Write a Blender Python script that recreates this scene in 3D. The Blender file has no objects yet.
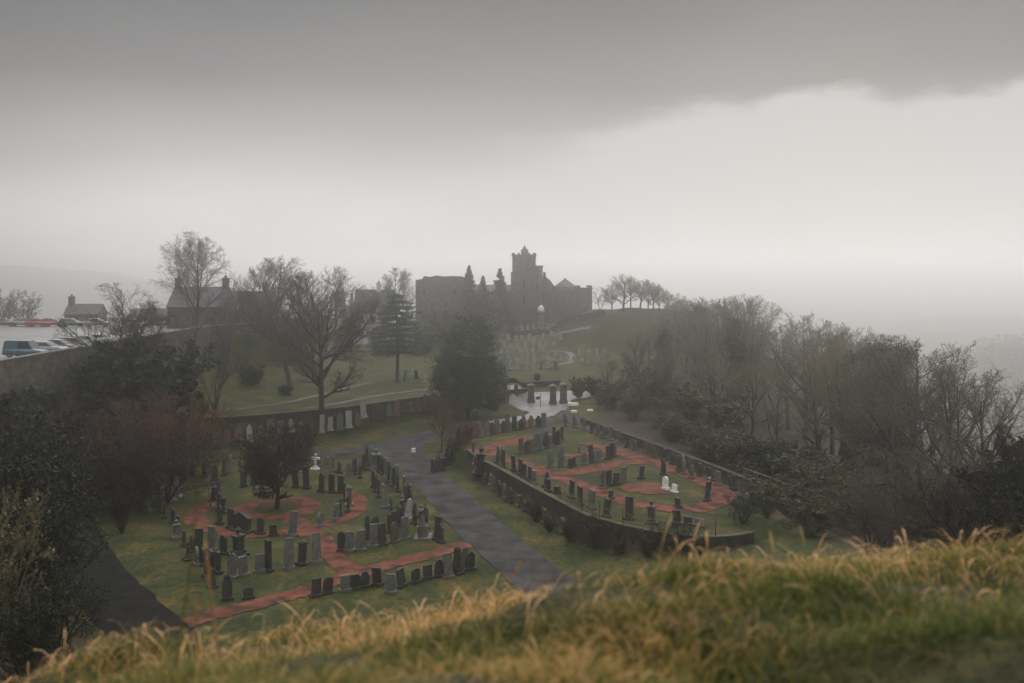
import bpy, math, random
import numpy as np
from math import sin, cos, pi, sqrt, radians, atan2

# ------------------------------------------------------------------ basics
F, CX, HY, CZ = 910.0, 512.0, 275.0, 21.0        # focal length in px, centre column, horizon row, eye height
def P(px, py, z):                                 # photo point at a known height -> world
    y = F*(CZ-z)/(py-HY)
    return ((px-CX)/F*y, y, z)
def PD(px, py, d):                                # photo point at a known distance -> world
    return ((px-CX)/F*d, d, CZ-(py-HY)*d/F)

scene = bpy.context.scene
col = scene.collection
RN = np.random.default_rng(7)
random.seed(11)

class MB:
    """collects vertices and faces of ONE mesh"""
    def __init__(s): s.v=[]; s.f=[]; s.n=0
    def add(s, V, Fc):
        V=np.asarray(V,float).reshape(-1,3)
        if isinstance(Fc,np.ndarray): s.f.append(Fc+s.n)
        else:
            for f in Fc: s.f.append(np.array([f],dtype=np.int64)+s.n)
        s.v.append(V); s.n+=len(V)
    def box(s,c,d,rz=0,taper=1.0):
        x,y,z=d[0]/2,d[1]/2,d[2]/2; t=taper
        V=np.array([(-x,-y,-z),(x,-y,-z),(x,y,-z),(-x,y,-z),(-x*t,-y*t,z),(x*t,-y*t,z),(x*t,y*t,z),(-x*t,y*t,z)])
        if rz:
            c_,s_=cos(rz),sin(rz); V=np.stack([V[:,0]*c_-V[:,1]*s_,V[:,0]*s_+V[:,1]*c_,V[:,2]],1)
        s.add(V+np.array(c),np.array([(0,3,2,1),(4,5,6,7),(0,1,5,4),(1,2,6,5),(2,3,7,6),(3,0,4,7)]))
    def prism(s,prof,y0,y1,w0=None):              # profile (x,z) extruded along y
        n=len(prof)
        V=[(x,y0,z) for x,z in prof]+[(x,y1,z) for x,z in prof]
        s.add(V,[tuple(range(n)),tuple(range(2*n-1,n-1,-1))]+[(i,n+i,n+(i+1)%n,(i+1)%n) for i in range(n)])
    def loft(s,rings,cap=True):
        n=len(rings[0]); V=[p for r in rings for p in r]; f=[]
        for k in range(len(rings)-1):
            for i in range(n):
                j=(i+1)%n; f.append((k*n+i,k*n+j,(k+1)*n+j,(k+1)*n+i))
        if cap: f.append(tuple(range(n-1,-1,-1))); f.append(tuple(range((len(rings)-1)*n,len(rings)*n)))
        s.add(V,f)
    def lathe(s,prof,n=10,c=(0,0,0)):
        s.loft([[(c[0]+r*cos(2*pi*i/n),c[1]+r*sin(2*pi*i/n),c[2]+z) for i in range(n)] for r,z in prof])
    def tubes(s,segs,n=3):                        # segs: (k,8) p0 p1 r0 r1
        S=np.asarray(segs,float)
        if len(S)==0: return
        p0,p1,r0,r1=S[:,0:3],S[:,3:6],S[:,6],S[:,7]
        d=p1-p0; d/=np.linalg.norm(d,axis=1,keepdims=True)+1e-9
        a=np.where(np.abs(d[:,2:3])>.9,np.array([[1.,0,0]]),np.array([[0,0,1.]]))
        u=np.cross(d,a); u/=np.linalg.norm(u,axis=1,keepdims=True)+1e-9
        w=np.cross(d,u)
        k=len(S); V=np.zeros((k,2*n,3))
        for i in range(n):
            t=2*pi*i/n; o=u*cos(t)+w*sin(t)
            V[:,i]=p0+o*r0[:,None]; V[:,n+i]=p1+o*r1[:,None]
        base=np.arange(k)[:,None]*2*n
        fs=[np.concatenate([base+i,base+(i+1)%n,base+n+(i+1)%n,base+n+i],1) for i in range(n)]
        s.add(V.reshape(-1,3),np.concatenate(fs,0))
    def leaves(s,C,size,rng,flat=0.0,asp=.6):     # small leaf faces at the centres C
        C=np.asarray(C,float); k=len(C)
        nrm=rng.normal(size=(k,3)); nrm[:,2]+=flat*3*np.sign(nrm[:,2]); nrm/=np.linalg.norm(nrm,axis=1,keepdims=True)
        a=np.cross(nrm,rng.normal(size=(k,3))); a/=np.linalg.norm(a,axis=1,keepdims=True)+1e-9
        b=np.cross(nrm,a); L=(size*rng.uniform(.6,1.3,k))[:,None]
        V=np.stack([C-a*L,C+b*L*asp,C+a*L,C-b*L*asp],1).reshape(-1,3)
        s.add(V,np.arange(4*k).reshape(k,4))
    def mesh(s,name,mats=(),smooth=False):
        me=bpy.data.meshes.new(name)
        V=np.concatenate(s.v) if s.v else np.zeros((0,3))
        tot=np.concatenate([np.full(len(f),f.shape[1]) for f in s.f]); idx=np.concatenate([f.reshape(-1) for f in s.f])
        me.vertices.add(len(V)); me.vertices.foreach_set('co',V.reshape(-1))
        me.loops.add(len(idx)); me.loops.foreach_set('vertex_index',idx.astype(np.int32))
        me.polygons.add(len(tot)); st=np.concatenate([[0],np.cumsum(tot)[:-1]])
        me.polygons.foreach_set('loop_start',st.astype(np.int32))
        me.polygons.foreach_set('use_smooth',np.full(len(tot),smooth))
        me.update(calc_edges=True); me.validate()
        for m in (mats if isinstance(mats,(list,tuple)) else [mats]): me.materials.append(m)
        return me
    def build(s,name,mat,parent=None,smooth=False):
        return link(name,s.mesh(name,mat,smooth),parent)

def link(name,me,parent=None,loc=None,rz=None,sc=None):
    o=bpy.data.objects.new(name,me); col.objects.link(o)
    if parent: o.parent=parent
    if loc is not None: o.location=loc
    if rz is not None: o.rotation_euler=(0,0,rz)
    if sc is not None: o.scale=sc
    return o
def tag(o,label=None,cat=None,group=None,kind=None):
    if label: o['label']=label
    if cat: o['category']=cat
    if group: o['group']=group
    if kind: o['kind']=kind
    return o
def thing(name,label,cat,loc=(0,0,0),rz=0,group=None,sc=None):
    return tag(link(name,None,None,loc,rz,sc),label,cat,group)
def copy_tree(o,parent=None):
    c=o.copy(); col.objects.link(c)
    if parent: c.parent=parent
    for ch in list(o.children): copy_tree(ch,c)
    return c

# ------------------------------------------------------------------ materials
def mat(name,c1,c2=None,scale=3.0,rough=.85,bump=0.0,bscale=None,c3=None,detail=6,metal=0,spec=.3,lo=.35,hi=.65):
    m=bpy.data.materials.new(name); m.use_nodes=True; nt=m.node_tree; N=nt.nodes; L=nt.links
    b=N['Principled BSDF']; b.inputs['Roughness'].default_value=rough; b.inputs['Metallic'].default_value=metal
    b.inputs['Specular IOR Level'].default_value=spec
    if c2 is None:
        b.inputs['Base Color'].default_value=(*c1,1)
    tc=N.new('ShaderNodeTexCoord')
    if c2 is not None:
        n=N.new('ShaderNodeTexNoise'); n.inputs['Scale'].default_value=scale; n.inputs['Detail'].default_value=detail
        L.new(tc.outputs['Object'],n.inputs['Vector'])
        r=N.new('ShaderNodeValToRGB'); e=r.color_ramp.elements
        e[0].position=lo; e[0].color=(*c1,1); e[1].position=hi; e[1].color=(*c2,1)
        if c3: q=e.new((lo+hi)/2); q.color=(*c3,1)
        L.new(n.outputs['Fac'],r.inputs['Fac']); L.new(r.outputs['Color'],b.inputs['Base Color'])
    if bump:
        n2=N.new('ShaderNodeTexNoise'); n2.inputs['Scale'].default_value=bscale or scale*4; n2.inputs['Detail'].default_value=5
        L.new(tc.outputs['Object'],n2.inputs['Vector'])
        bp=N.new('ShaderNodeBump'); bp.inputs['Strength'].default_value=bump; bp.inputs['Distance'].default_value=.05
        L.new(n2.outputs['Fac'],bp.inputs['Height']); L.new(bp.outputs['Normal'],b.inputs['Normal'])
    return m
def masonry(name,c1,c2,mortar,sx=.5,sy=.22,rough=.9):
    m=mat(name,c1,c2,1.2,rough,.4,6); nt=m.node_tree; N=nt.nodes; L=nt.links; b=N['Principled BSDF']
    tc=N.new('ShaderNodeTexCoord'); sp=N.new('ShaderNodeSeparateXYZ'); L.new(tc.outputs['Object'],sp.inputs[0])
    ad=N.new('ShaderNodeMath'); ad.operation='ADD'; L.new(sp.outputs['X'],ad.inputs[0]); L.new(sp.outputs['Y'],ad.inputs[1])
    cb=N.new('ShaderNodeCombineXYZ'); L.new(ad.outputs[0],cb.inputs['X']); L.new(sp.outputs['Z'],cb.inputs['Y'])
    br=N.new('ShaderNodeTexBrick'); br.inputs['Scale'].default_value=1.0
    br.inputs['Brick Width'].default_value=sx; br.inputs['Row Height'].default_value=sy; br.inputs['Mortar Size'].default_value=.02
    br.inputs['Bias'].default_value=0; br.inputs['Color1'].default_value=(.75,.75,.75,1); br.inputs['Color2'].default_value=(1.2,1.15,1.1,1); br.inputs['Mortar'].default_value=(.5,.5,.5,1)
    L.new(cb.outputs[0],br.inputs['Vector'])
    mx=N.new('ShaderNodeMix'); mx.data_type='RGBA'; mx.blend_type='MULTIPLY'; mx.inputs['Factor'].default_value=1
    src=b.inputs['Base Color'].links[0].from_socket
    L.new(src,mx.inputs[6]); L.new(br.outputs['Color'],mx.inputs[7]); L.new(mx.outputs[2],b.inputs['Base Color'])
    return m

M={}
M['bark']=mat('bark',(.030,.026,.021),(.055,.050,.036),4,.9,.4)
M['bark_green']=mat('mossy_bark',(.035,.034,.022),(.065,.062,.034),3,.9,.4)
M['twig']=mat('twig',(.075,.062,.048),(.12,.10,.078),.6,.9)
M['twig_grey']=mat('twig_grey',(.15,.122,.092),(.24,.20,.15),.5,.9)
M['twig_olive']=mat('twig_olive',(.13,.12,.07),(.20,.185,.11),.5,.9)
M['twig_red']=mat('twig_red',(.060,.032,.018),(.17,.080,.040),.8,.9)
M['twig_dark']=mat('twig_dark',(.014,.011,.009),(.030,.022,.016),.8,.9)
M['leaf_dark']=mat('leaf_dark',(.010,.014,.008),(.026,.032,.014),1.0,.7)
M['leaf_green']=mat('leaf_green',(.050,.055,.026),(.11,.11,.055),.7,.7)
M['leaf_olive']=mat('leaf_olive',(.055,.055,.024),(.115,.105,.045),.6,.75)
M['leaf_ever']=mat('leaf_ever',(.032,.040,.016),(.085,.088,.034),.7,.75)
M['leaf_cedar']=mat('leaf_cedar',(.016,.028,.020),(.034,.052,.034),.8,.7)
M['leaf_gold']=mat('leaf_gold',(.10,.075,.022),(.17,.12,.03),1.2,.8)
M['leaf_rust']=mat('leaf_rust',(.050,.024,.014),(.11,.055,.03),1.0,.8)
M['tarmac']=mat('wet_tarmac',(.012,.012,.0125),(.060,.058,.057),.55,.75,.4,9,lo=.32,hi=.68,detail=9,spec=.15)
M['tarmac_shaded']=mat('shaded_tarmac',(.012,.012,.012),(.020,.020,.019),.9,.9,.2,9,spec=.05)  # tarmac of the drive, blackened to carry the shadow lying on it
M['tarmac_sheen']=mat('sky_sheen_wet_tarmac',(.12,.116,.114),(.21,.205,.20),.35,.42,.05,5,spec=.4)  # wet tarmac, sky reflection put into its pale base colour
M['red_gravel']=mat('red_gravel',(.026,.018,.010),(.18,.058,.032),.9,.9,.5,14,c3=(.115,.034,.019),detail=9)
M['pale_path']=mat('pale_path',(.07,.066,.052),(.13,.12,.10),.8,.7,.2,10)
M['old_path']=mat('old_path',(.10,.095,.08),(.15,.145,.125),.8,.7,.2,10)
M['mossy']=mat('mossy_stone',(.035,.038,.018),(.11,.10,.06),2.0,.8,.3)
M['rubble']=masonry('rubble_stone',(.055,.050,.038),(.155,.135,.10),0,.42,.24)
M['rubble_dark']=masonry('dark_rubble_stone',(.026,.025,.020),(.062,.058,.046),0,.45,.22)
M['ashlar']=masonry('ashlar_stone',(.085,.080,.070),(.14,.13,.115),0,.8,.4)
M['coping']=mat('coping_stone',(.10,.095,.08),(.18,.17,.14),1.5,.7,.2)
M['harl']=mat('white_harling',(.50,.49,.47),(.62,.61,.58),1.2,.9,.2)
M['harl_dark']=mat('brown_harling',(.06,.05,.043),(.10,.085,.07),1.0,.9,.2)
M['slate']=mat('slate',(.030,.031,.034),(.055,.055,.058),1.5,.6,.2)
M['slate_red']=mat('red_tile',(.085,.045,.034),(.13,.07,.05),1.5,.8,.2)
M['window']=mat('window_glass',(.02,.022,.025),rough=.15,spec=.5)
M['dome_white']=mat('pale_glazed_dome',(.55,.58,.57),(.65,.68,.66),2,.5)
M['iron']=mat('black_iron',(.02,.02,.019),(.05,.04,.03),8,.6)
M['iron_rust']=mat('weathered_iron',(.12,.10,.065),(.22,.18,.11),6,.7)
M['timber']=mat('grey_timber',(.13,.12,.095),(.22,.20,.16),4,.8)
M['sign']=mat('sign_face',(.03,.035,.035),rough=.5)
M['white']=mat('white_stone',(.62,.62,.60),(.75,.75,.73),3,.7)
M['rubber']=mat('tyre_rubber',(.015,.015,.015),rough=.8)
M['alloy']=mat('alloy',(.35,.35,.36),rough=.35,metal=.8)
M['lamp']=mat('headlamp',(.6,.62,.65),rough=.1,spec=.6)
M['glass']=mat('car_glass',(.012,.014,.016),rough=.08,spec=.6)
M['water']=mat('river_water',(.10,.11,.11),rough=.06,spec=.9)
def paint(name,c): 
    m=mat(name,c,rough=.25,spec=.5); m.node_tree.nodes['Principled BSDF'].inputs['Coat Weight'].default_value=.6; return m

STONE={'dark':('dark-grey',mat('gravestone_dark',(.022,.023,.023),(.060,.060,.055),5,.55,.2)),
       'grey':('mid-grey',mat('gravestone_grey',(.075,.078,.076),(.15,.155,.145),4,.6,.25)),
       'pale':('pale-grey',mat('gravestone_pale',(.20,.20,.19),(.33,.33,.30),4,.75,.25)),
       'brown':('brownish',mat('gravestone_brown',(.07,.055,.042),(.13,.10,.075),4,.8,.25)),
       'pink':('pinkish',mat('gravestone_pink',(.10,.060,.050),(.18,.11,.095),4,.6,.25)),
       'white':('white',M['white'])}

# ------------------------------------------------------------------ terrain
def poly_sdf(poly,X,Y):
    """distance outside polygon (0 inside)"""
    poly=np.asarray(poly,float); d2=np.full(X.shape,1e18); ins=np.zeros(X.shape,bool); n=len(poly)
    for i in range(n):
        ax,ay=poly[i]; bx,by=poly[(i+1)%n]
        ex,ey=bx-ax,by-ay; t=np.clip(((X-ax)*ex+(Y-ay)*ey)/(ex*ex+ey*ey+1e-12),0,1)
        d2=np.minimum(d2,(X-ax-t*ex)**2+(Y-ay-t*ey)**2)
        c=((ay>Y)!=(by>Y))&(X<(bx-ax)*(Y-ay)/((by-ay) if by!=ay else 1e-12)+ax); ins^=c
    d=np.sqrt(d2); return np.where(ins,0,d), np.where(ins,d,0)

def xy(p): return (p[0],p[1])
wall_line=[P(150,451,0),P(200,448,0),P(250,445,0),P(300,440,0),P(350,434,0),P(425,422.5,0)]
wall_line=[xy(p) for p in wall_line]+[xy(P(470,413,1)),xy(P(500,406,1.6)),xy(P(527,400,2))]
lawn_poly=wall_line+[(0,152),(-6,185),(-30,190),(-47,175),(-47,125)]
terr_front=[P(449,443,2),P(470,451,2),P(481,459,2),P(497,467,2),P(535,488,2),P(560,501,2),P(586,514.5,2),P(607,521,2),P(640,529,2),P(677,535,2),P(720,537,2),P(752,533,2)]
terr_back=[P(790,518,2),P(768,503,2),P(740,490,2),P(700,473,2),P(650,453,2),P(600,434,2),P(572,424,2),P(548,424,2),P(500,430,2),P(465,437,2)]
terr_poly=[xy(p) for p in terr_front+terr_back]
WX=-49.5
park_poly=[(WX,60),(WX,146),(-46,150),(-38,160),(-40,172),(-160,172),(-160,60)]

tps=[]
def tp(p): tps.append(p)
for q in [(400,445),(300,520),(200,560),(200,449),(530,580),(350,600),(480,505),(150,520),(430,470),(300,450),(260,580),(420,540),(500,545)]: tp(P(*q,0))
for q in [(548,412,2),(590,428,2),(650,450,1.6),(720,478,1.2),(520,430,1.7),(460,440,.7),(500,412,1.6),(560,400,2.2),(600,415,2.2)]: tp(P(*q))
for q in [(455,475,.3),(480,490,.4),(520,515,.4),(560,540,.5)]: tp(P(*q))
for q in [(30,112,.5),(44,92,-3),(33,72,.5),(70,110,-18),(42,140,0),(70,165,-12),(25,62,2.5),(110,110,-40),(160,60,-50),(160,160,-52),(160,260,-52),(110,200,-30),
          (27,50,7),(28,35,11),(15,30,8.5),(13,50,3.5),(17,58,2.2),(50,50,0),(60,30,3),(100,20,-25),(60,70,-12),
          (4,150,3),(0,172,4),(20,172,4),(0,201,5.5),(0,232,7.8),(30,245,8.5),(-40,235,8),(50,210,5),(50,180,2),(0,270,8),(-60,270,8),(60,270,2),(0,330,-10),(-100,330,-5),(100,330,-20),
          (-12,165,4),(-30,168,4.5),(-44,150,6),(-47,130,5),(-55,190,10),(-90,200,10),(-150,200,8),(-160,260,0),(-40,200,6.5),(-160,120,9),
          (-46.5,112,7),(-46.5,103,8),(-46.5,95,8.5),(-47,88,9),(-42.5,104,4.6),(-38.5,104,.8),(-42.5,96,4.0),(-45,120,5),(-60,75,10),(-47,72,7),(-40,85,.6),(-37,66,3.5),(-40,55,8),(-33,48,6),(-28,55,1.5),(-60,50,14),(-90,60,12),(-160,60,5),
          (0,10,15.2),(0,20,9),(0,30,5),(0,42,1.2),(-8,20,9),(-15,28,5.5),(-20,40,3),(-12,40,1.8),(-25,20,10),(-40,30,12),(12,20,10),(12,38,4),(4,50,.3),(-8,52,0),
          (0,0,18.5),(-12,5,15.5),(12,5,17),(0,-25,19),(-40,-20,17),(40,-20,17),(40,10,15),(-40,8,14),(-120,-20,10),(120,-20,-20),(-120,20,12)]: tp(q)
T=np.array(tps,float)
def _phi(r2): return np.where(r2>0,.5*r2*np.log(r2+1e-12),0)
_S=50.0
tx,ty,tz=T[:,0]/_S,T[:,1]/_S,T[:,2]
K=_phi((tx[:,None]-tx[None])**2+(ty[:,None]-ty[None])**2)+np.eye(len(T))*.004
Q=np.stack([np.ones(len(T)),tx,ty],1)
A=np.block([[K,Q],[Q.T,np.zeros((3,3))]])
_w=np.linalg.solve(A,np.concatenate([tz,np.zeros(3)]))
def tps_eval(X,Y):
    x,y=X/_S,Y/_S; out=_w[-3]+_w[-2]*x+_w[-1]*y
    for i in range(len(T)): out=out+_w[i]*_phi((x-tx[i])**2+(y-ty[i])**2)
    return out
flat_poly=[xy(P(*q,0)) for q in [(135,478),(200,450),(300,442),(390,438),(410,448),(450,480),(500,520),(540,555),(545,590),(420,620),(200,640),(140,560)]]
gx=np.concatenate([np.arange(-160,-62,3.0),np.arange(-62,45,.5),np.arange(45,161,3.0)])
gy=np.concatenate([np.arange(-30,8,2.0),np.arange(8,50,1.0),np.arange(50,160,.5),np.arange(160,331,2.0)])
GX,GY=np.meshgrid(gx,gy)
H=tps_eval(GX,GY)
H=H+ .10*np.sin(GX*.31+1.3*np.sin(GY*.17))*np.sin(GY*.27)
dout,_=poly_sdf(flat_poly,GX,GY)
k=np.clip(1-dout/9,0,1); k=k*k*(3-2*k); H=H*(1-k)
# mound beyond the terrace
dm=np.sqrt(np.where(GX<29,(GX-29)/1.0,(GX-29)/1.05)**2+((GY-209)/1.05)**2)
H=np.maximum(H,13.2-.035*np.clip(dm-2,0,12)**1.3-np.clip(dm-12,0,99)*.62+.35*np.sin(GX*.4)*np.sin(GY*.35+1))
d1,i1=poly_sdf(lawn_poly,GX,GY)
H=np.maximum(H,3.3+.010*np.clip(GY-115,0,80)+.12*np.sin(GX*.25)*np.sin(GY*.2)*np.clip(i1/6,0,1)-3.2*d1)
d2,i2=poly_sdf(terr_poly,GX,GY)
H=np.where(d2<=0,2.0,np.maximum(H,2.0-3.2*d2))
d3,_=poly_sdf(park_poly,GX,GY)
H=np.where(d3<=0,12.0,np.maximum(H,12.0-4.0*d3))
H=np.where((GX>-49.2)&(GX<-40)&(GY>60)&(GY<150),np.minimum(H,8.6-.25*(GX+49.2)),H)
hill_poly=[(-9.5,-3.5),(9.5,-3.5),(9.5,10.5),(-9.5,10.5)]
dh,_=poly_sdf(hill_poly,GX,GY); H=H-np.clip(1.2-dh,0,1.2)*.9
def hz(x,y):
    i=int(np.clip(np.searchsorted(gx,x)-1,0,len(gx)-2)); j=int(np.clip(np.searchsorted(gy,y)-1,0,len(gy)-2))
    u=(x-gx[i])/(gx[i+1]-gx[i]); v=(y-gy[j])/(gy[j+1]-gy[j])
    return (H[j,i]*(1-u)+H[j,i+1]*u)*(1-v)+(H[j+1,i]*(1-u)+H[j+1,i+1]*u)*v
def grid_mesh(X,Y,Z):
    ny,nx=X.shape; b=MB(); V=np.stack([X,Y,Z],-1).reshape(-1,3)
    I=(np.arange(ny-1)[:,None]*nx+np.arange(nx-1)[None]).reshape(-1)
    b.add(V,np.stack([I,I+1,I+nx+1,I+nx],1)); return b
# ground material: turf, with leaf litter / rough growth where the attribute says so
def ground_mat():
    m=mat('turf',(.015,.022,.004),(.080,.062,.014),.30,.95,.6,14,c3=(.034,.041,.008),lo=.30,hi=.70); nt=m.node_tree; N=nt.nodes; L=nt.links; b=N['Principled BSDF']
    src=b.inputs['Base Color'].links[0].from_socket
    tc=N.new('ShaderNodeTexCoord')
    n=N.new('ShaderNodeTexNoise'); n.inputs['Scale'].default_value=2.4; n.inputs['Detail'].default_value=8; L.new(tc.outputs['Object'],n.inputs['Vector'])
    mr=N.new('ShaderNodeMapRange'); mr.inputs[1].default_value=.3; mr.inputs[2].default_value=.7; mr.inputs[3].default_value=.45; mr.inputs[4].default_value=1.6; L.new(n.outputs['Fac'],mr.inputs[0])
    mu=N.new('ShaderNodeMix'); mu.data_type='RGBA'; mu.blend_type='MULTIPLY'; mu.inputs['Factor'].default_value=1; L.new(src,mu.inputs[6]); L.new(mr.outputs[0],mu.inputs[7])
    at=N.new('ShaderNodeAttribute'); at.attribute_name='litter'
    r=N.new('ShaderNodeValToRGB'); e=r.color_ramp.elements; e[0].position=.35;e[0].color=(.018,.014,.009,1);e[1].position=.68;e[1].color=(.055,.042,.024,1); L.new(n.outputs['Fac'],r.inputs['Fac'])
    mx=N.new('ShaderNodeMix'); mx.data_type='RGBA'; L.new(at.outputs['Fac'],mx.inputs['Factor']); L.new(mu.outputs[2],mx.inputs[6]); L.new(r.outputs['Color'],mx.inputs[7])
    L.new(mx.outputs[2],b.inputs['Base Color']); return m
M['turf']=ground_mat()
g=grid_mesh(GX,GY,H).build('ground',M['turf'],smooth=True); tag(g,kind='structure')
lit=np.zeros(GX.shape)
wood_poly=[xy(P(600,428,2)),xy(P(660,453,2)),xy(P(720,480,2)),xy(P(800,512,2)),(26,55),(30,30),(120,30),(120,190),(40,185),(22,160)]
dw,_=poly_sdf(wood_poly,GX,GY); lit=np.maximum(lit,np.clip(1-dw/3,0,1))
left_poly=[(-60,40),(-20,36),(-22,46),(-34,60),(-41,80),(-44,110),(-49,112)]
dl,_=poly_sdf(left_poly,GX,GY); lit=np.maximum(lit,np.clip(1-dl/3,0,1))
lit=np.maximum(lit,np.where((d2>0)&(d2<1.6)&(GX<17)&(GY<95),.9,0))
lit=np.maximum(lit,.55*np.clip((24-dm)/6,0,1))
a=g.data.attributes.new('litter','FLOAT','POINT'); a.data.foreach_set('value',lit.reshape(-1).astype(np.float32))

# far country: valley floor, low hills to the left
fx=np.concatenate([np.linspace(-5000,-2000,12),np.linspace(-1900,-200,60),np.linspace(-190,190,30),np.linspace(200,1900,60),np.linspace(2000,5000,12)])
FX,FY=np.meshgrid(fx,np.concatenate([np.linspace(-700,-60,20),np.linspace(-50,400,24),np.linspace(420,1900,70),np.linspace(2000,5600,20)]))
r=np.sqrt(FX**2+(FY-130)**2)
FZ=-62+34*np.exp(-(r/330)**2)
az=np.arctan2(FX,FY)
FZ=FZ+np.clip((r-800)/700,0,1)**1.3*(98*np.clip((-.16-az)/.25,0,1)*(.86+.10*np.sin(az*9)+.06*np.sin(az*23+1))+14*np.clip((az-.35)/.2,0,1)*(1+.5*np.sin(az*30)))
FZ=FZ+np.clip((r-300)/500,0,1)*3*np.sin(FX*.011)*np.sin(FY*.013+1)
M['far']=mat('far_fields',(.045,.052,.028),(.095,.085,.05),.006,.95,c3=(.06,.055,.035),detail=8)
tag(grid_mesh(FX,FY,FZ).build('hills',M['far'],smooth=True),kind='structure')
rb=MB(); pts=[(322,585,3),(345,596,16),(385,604,24),(440,612,30),(520,600,32),(640,560,36),(800,500,40)]
rb.add([(x,y-w,-55.5) for x,y,w in pts]+[(x,y+w,-55.5) for x,y,w in pts],[(i,i+1,len(pts)+i+1,len(pts)+i) for i in range(len(pts)-1)])
tag(rb.build('river',M['water']),kind='structure')

# ------------------------------------------------------------------ paths and roads (sheets laid on the ground)
def smooth_line(pts,n=6):
    pts=np.asarray(pts,float); out=[]
    for i in range(len(pts)-1):
        p0=pts[max(i-1,0)];p1=pts[i];p2=pts[i+1];p3=pts[min(i+2,len(pts)-1)]
        for k in range(n):
            t=k/n; out.append(.5*((2*p1)+(-p0+p2)*t+(2*p0-5*p1+4*p2-p3)*t*t+(-p0+3*p1-3*p2+p3)*t**3))
    out.append(pts[-1]); return np.array(out)
def strip(name,pts,width,m,lift=.03,z=None,n=8,across=4,jit=.13):
    """pts: world (x,y[,w])"""
    L=smooth_line(pts,n); b=MB(); V=[]
    for i in range(len(L)):
        t=L[min(i+1,len(L)-1)][:2]-L[max(i-1,0)][:2]; t=t/(np.linalg.norm(t)+1e-9); nn=np.array([-t[1],t[0]])
        w=L[i][2] if L.shape[1]>2 else width
        for k in range(across+1):
            s=(k/across-.5)*w
            if k in (0,across): s+=random.uniform(-jit,jit)
            q=L[i][:2]+nn*s; V.append((q[0],q[1],(hz(q[0],q[1]) if z is None else z)+lift))
    c=across+1; I=np.array([[i*c+k,i*c+k+1,(i+1)*c+k+1,(i+1)*c+k] for i in range(len(L)-1) for k in range(across)])
    b.add(V,I); o=b.build(name,m); tag(o,kind='structure'); return o
def W(px,py,z=0,w=None):
    p=P(px,py,z); return (p[0],p[1]) if w is None else (p[0],p[1],w)
# main tarmac road: gate -> fork -> down to the lower right
strip('road',[W(548,408,2.1,4.6),W(540,418,1.9,4.4),W(500,422.5,1.5,4.4),W(455,429,.9,4.6),W(415,438,.2,5.6),W(402,449,0,5.6),W(414,466,0,4.4),W(442,492,0,4.2),W(481,530,0,4.2),W(530,572,0,4.2),W(560,598,0,4.2)],4.3,M['tarmac'],.05,n=10)
strip('road',[W(547,409.5,2.1,4.2),W(538,417,1.9,4.0),W(515,420.5,1.7,3.6),W(490,423.8,1.4,3.2)],4,M['tarmac_sheen'],.13,n=14,across=6)  # pale strip over the road, wet sky sheen painted by its colour
strip('road',[W(408,445,0,4.8),W(380,447,0,3.6),W(345,452,0,3.0),W(310,458,0,2.6),W(262,464,0,2.4)],3,M['tarmac'],.042,n=8)
strip('road',[W(546,414,2,4.4),W(575,420,2,3.6),W(603,431,2,3.0),W(622,440,2,2.4)],3,M['tarmac'],.058,n=8)
strip('road',[W(546,412,2,3.6),W(541,424,2,3.2),W(548,432,2,2.6),W(551,438,2,2.2)],3,M['tarmac'],.046,n=8)
strip('road',[W(548,411,2.1,5),W(541,402,2.3,9),W(539,396,2.5,9)],6,M['tarmac_sheen'],.07,n=8)
strip('road',[(-4,140.5,5),(0,140,7),(6,139.5,7),(12,141,6)],6,M['tarmac_sheen'],.06,n=8,across=8)
# drive on the left, shadow over it put into the tarmac colour
strip('driveway',[W(185,670,0,4.5),W(132,620,0,4.6),W(84,566,0,4.6),W(60,520,.2,5),W(56,486,.8,6),W(52,464,1.6,5)],6,M['tarmac_shaded'],.06,n=10)
# red gravel footpaths of the ring garden
def ell(cx,cy,rx,ry,a0,a1,n=24): return [(cx+rx*cos(a0+(a1-a0)*i/n),cy+ry*sin(a0+(a1-a0)*i/n)) for i in range(n+1)]
rc=W(277,508)
strip('footpath',ell(rc[0],rc[1],2.9,3.3,0,2*pi*1.0),1.9,M['red_gravel'],.03,0,n=3)
strip('footpath',ell(rc[0]+.25,rc[1]-.2,7.0,8.2,radians(-200),radians(62)),1.7,M['red_gravel'],.034,0,n=3)
strip('footpath',[W(292,518),W(303,527),W(312,536)],1.8,M['red_gravel'],.038,0)
strip('footpath',[W(318,533),W(326,548),W(340,563),W(352,571)],1.8,M['red_gravel'],.042,0)
strip('footpath',[W(482,540),W(452,549),W(410,560),W(360,573),W(318,587),W(275,600),W(225,612),W(196,620),W(172,628)],1.7,M['red_gravel'],.046,0)
# red gravel on the terrace
z2=2.0
strip('footpath',[W(470,451,z2),W(505,444,z2),W(530,438,z2),W(552,434,z2)],2.4,M['red_gravel'],.03,z2)
strip('footpath',[W(484,451,z2),W(508,459,z2),W(535,468,z2),W(565,480,z2),W(600,492,z2),W(632,503,z2),W(670,509,z2),W(700,508,z2)],2.0,M['red_gravel'],.034,z2)
strip('footpath',[W(540,472,z2),W(560,474,z2),W(590,470,z2),W(622,463,z2),W(660,462,z2)],2.0,M['red_gravel'],.038,z2)
strip('footpath',[W(560,457,z2),W(590,453,z2),W(615,450,z2)],1.5,M['red_gravel'],.042,z2)
strip('footpath',[W(585,443,z2),W(610,449,z2),W(640,459,z2),W(670,468,z2),W(705,482,z2),W(722,494,z2),W(712,505,z2),W(690,511,z2)],2.2,M['red_gravel'],.046,z2)
strip('footpath',[W(622,486,z2,2.5),W(640,488,z2,4.2),W(662,489,z2,4.0),W(672,489,z2,2.0)],3,M['red_gravel'],.05,z2)
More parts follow.
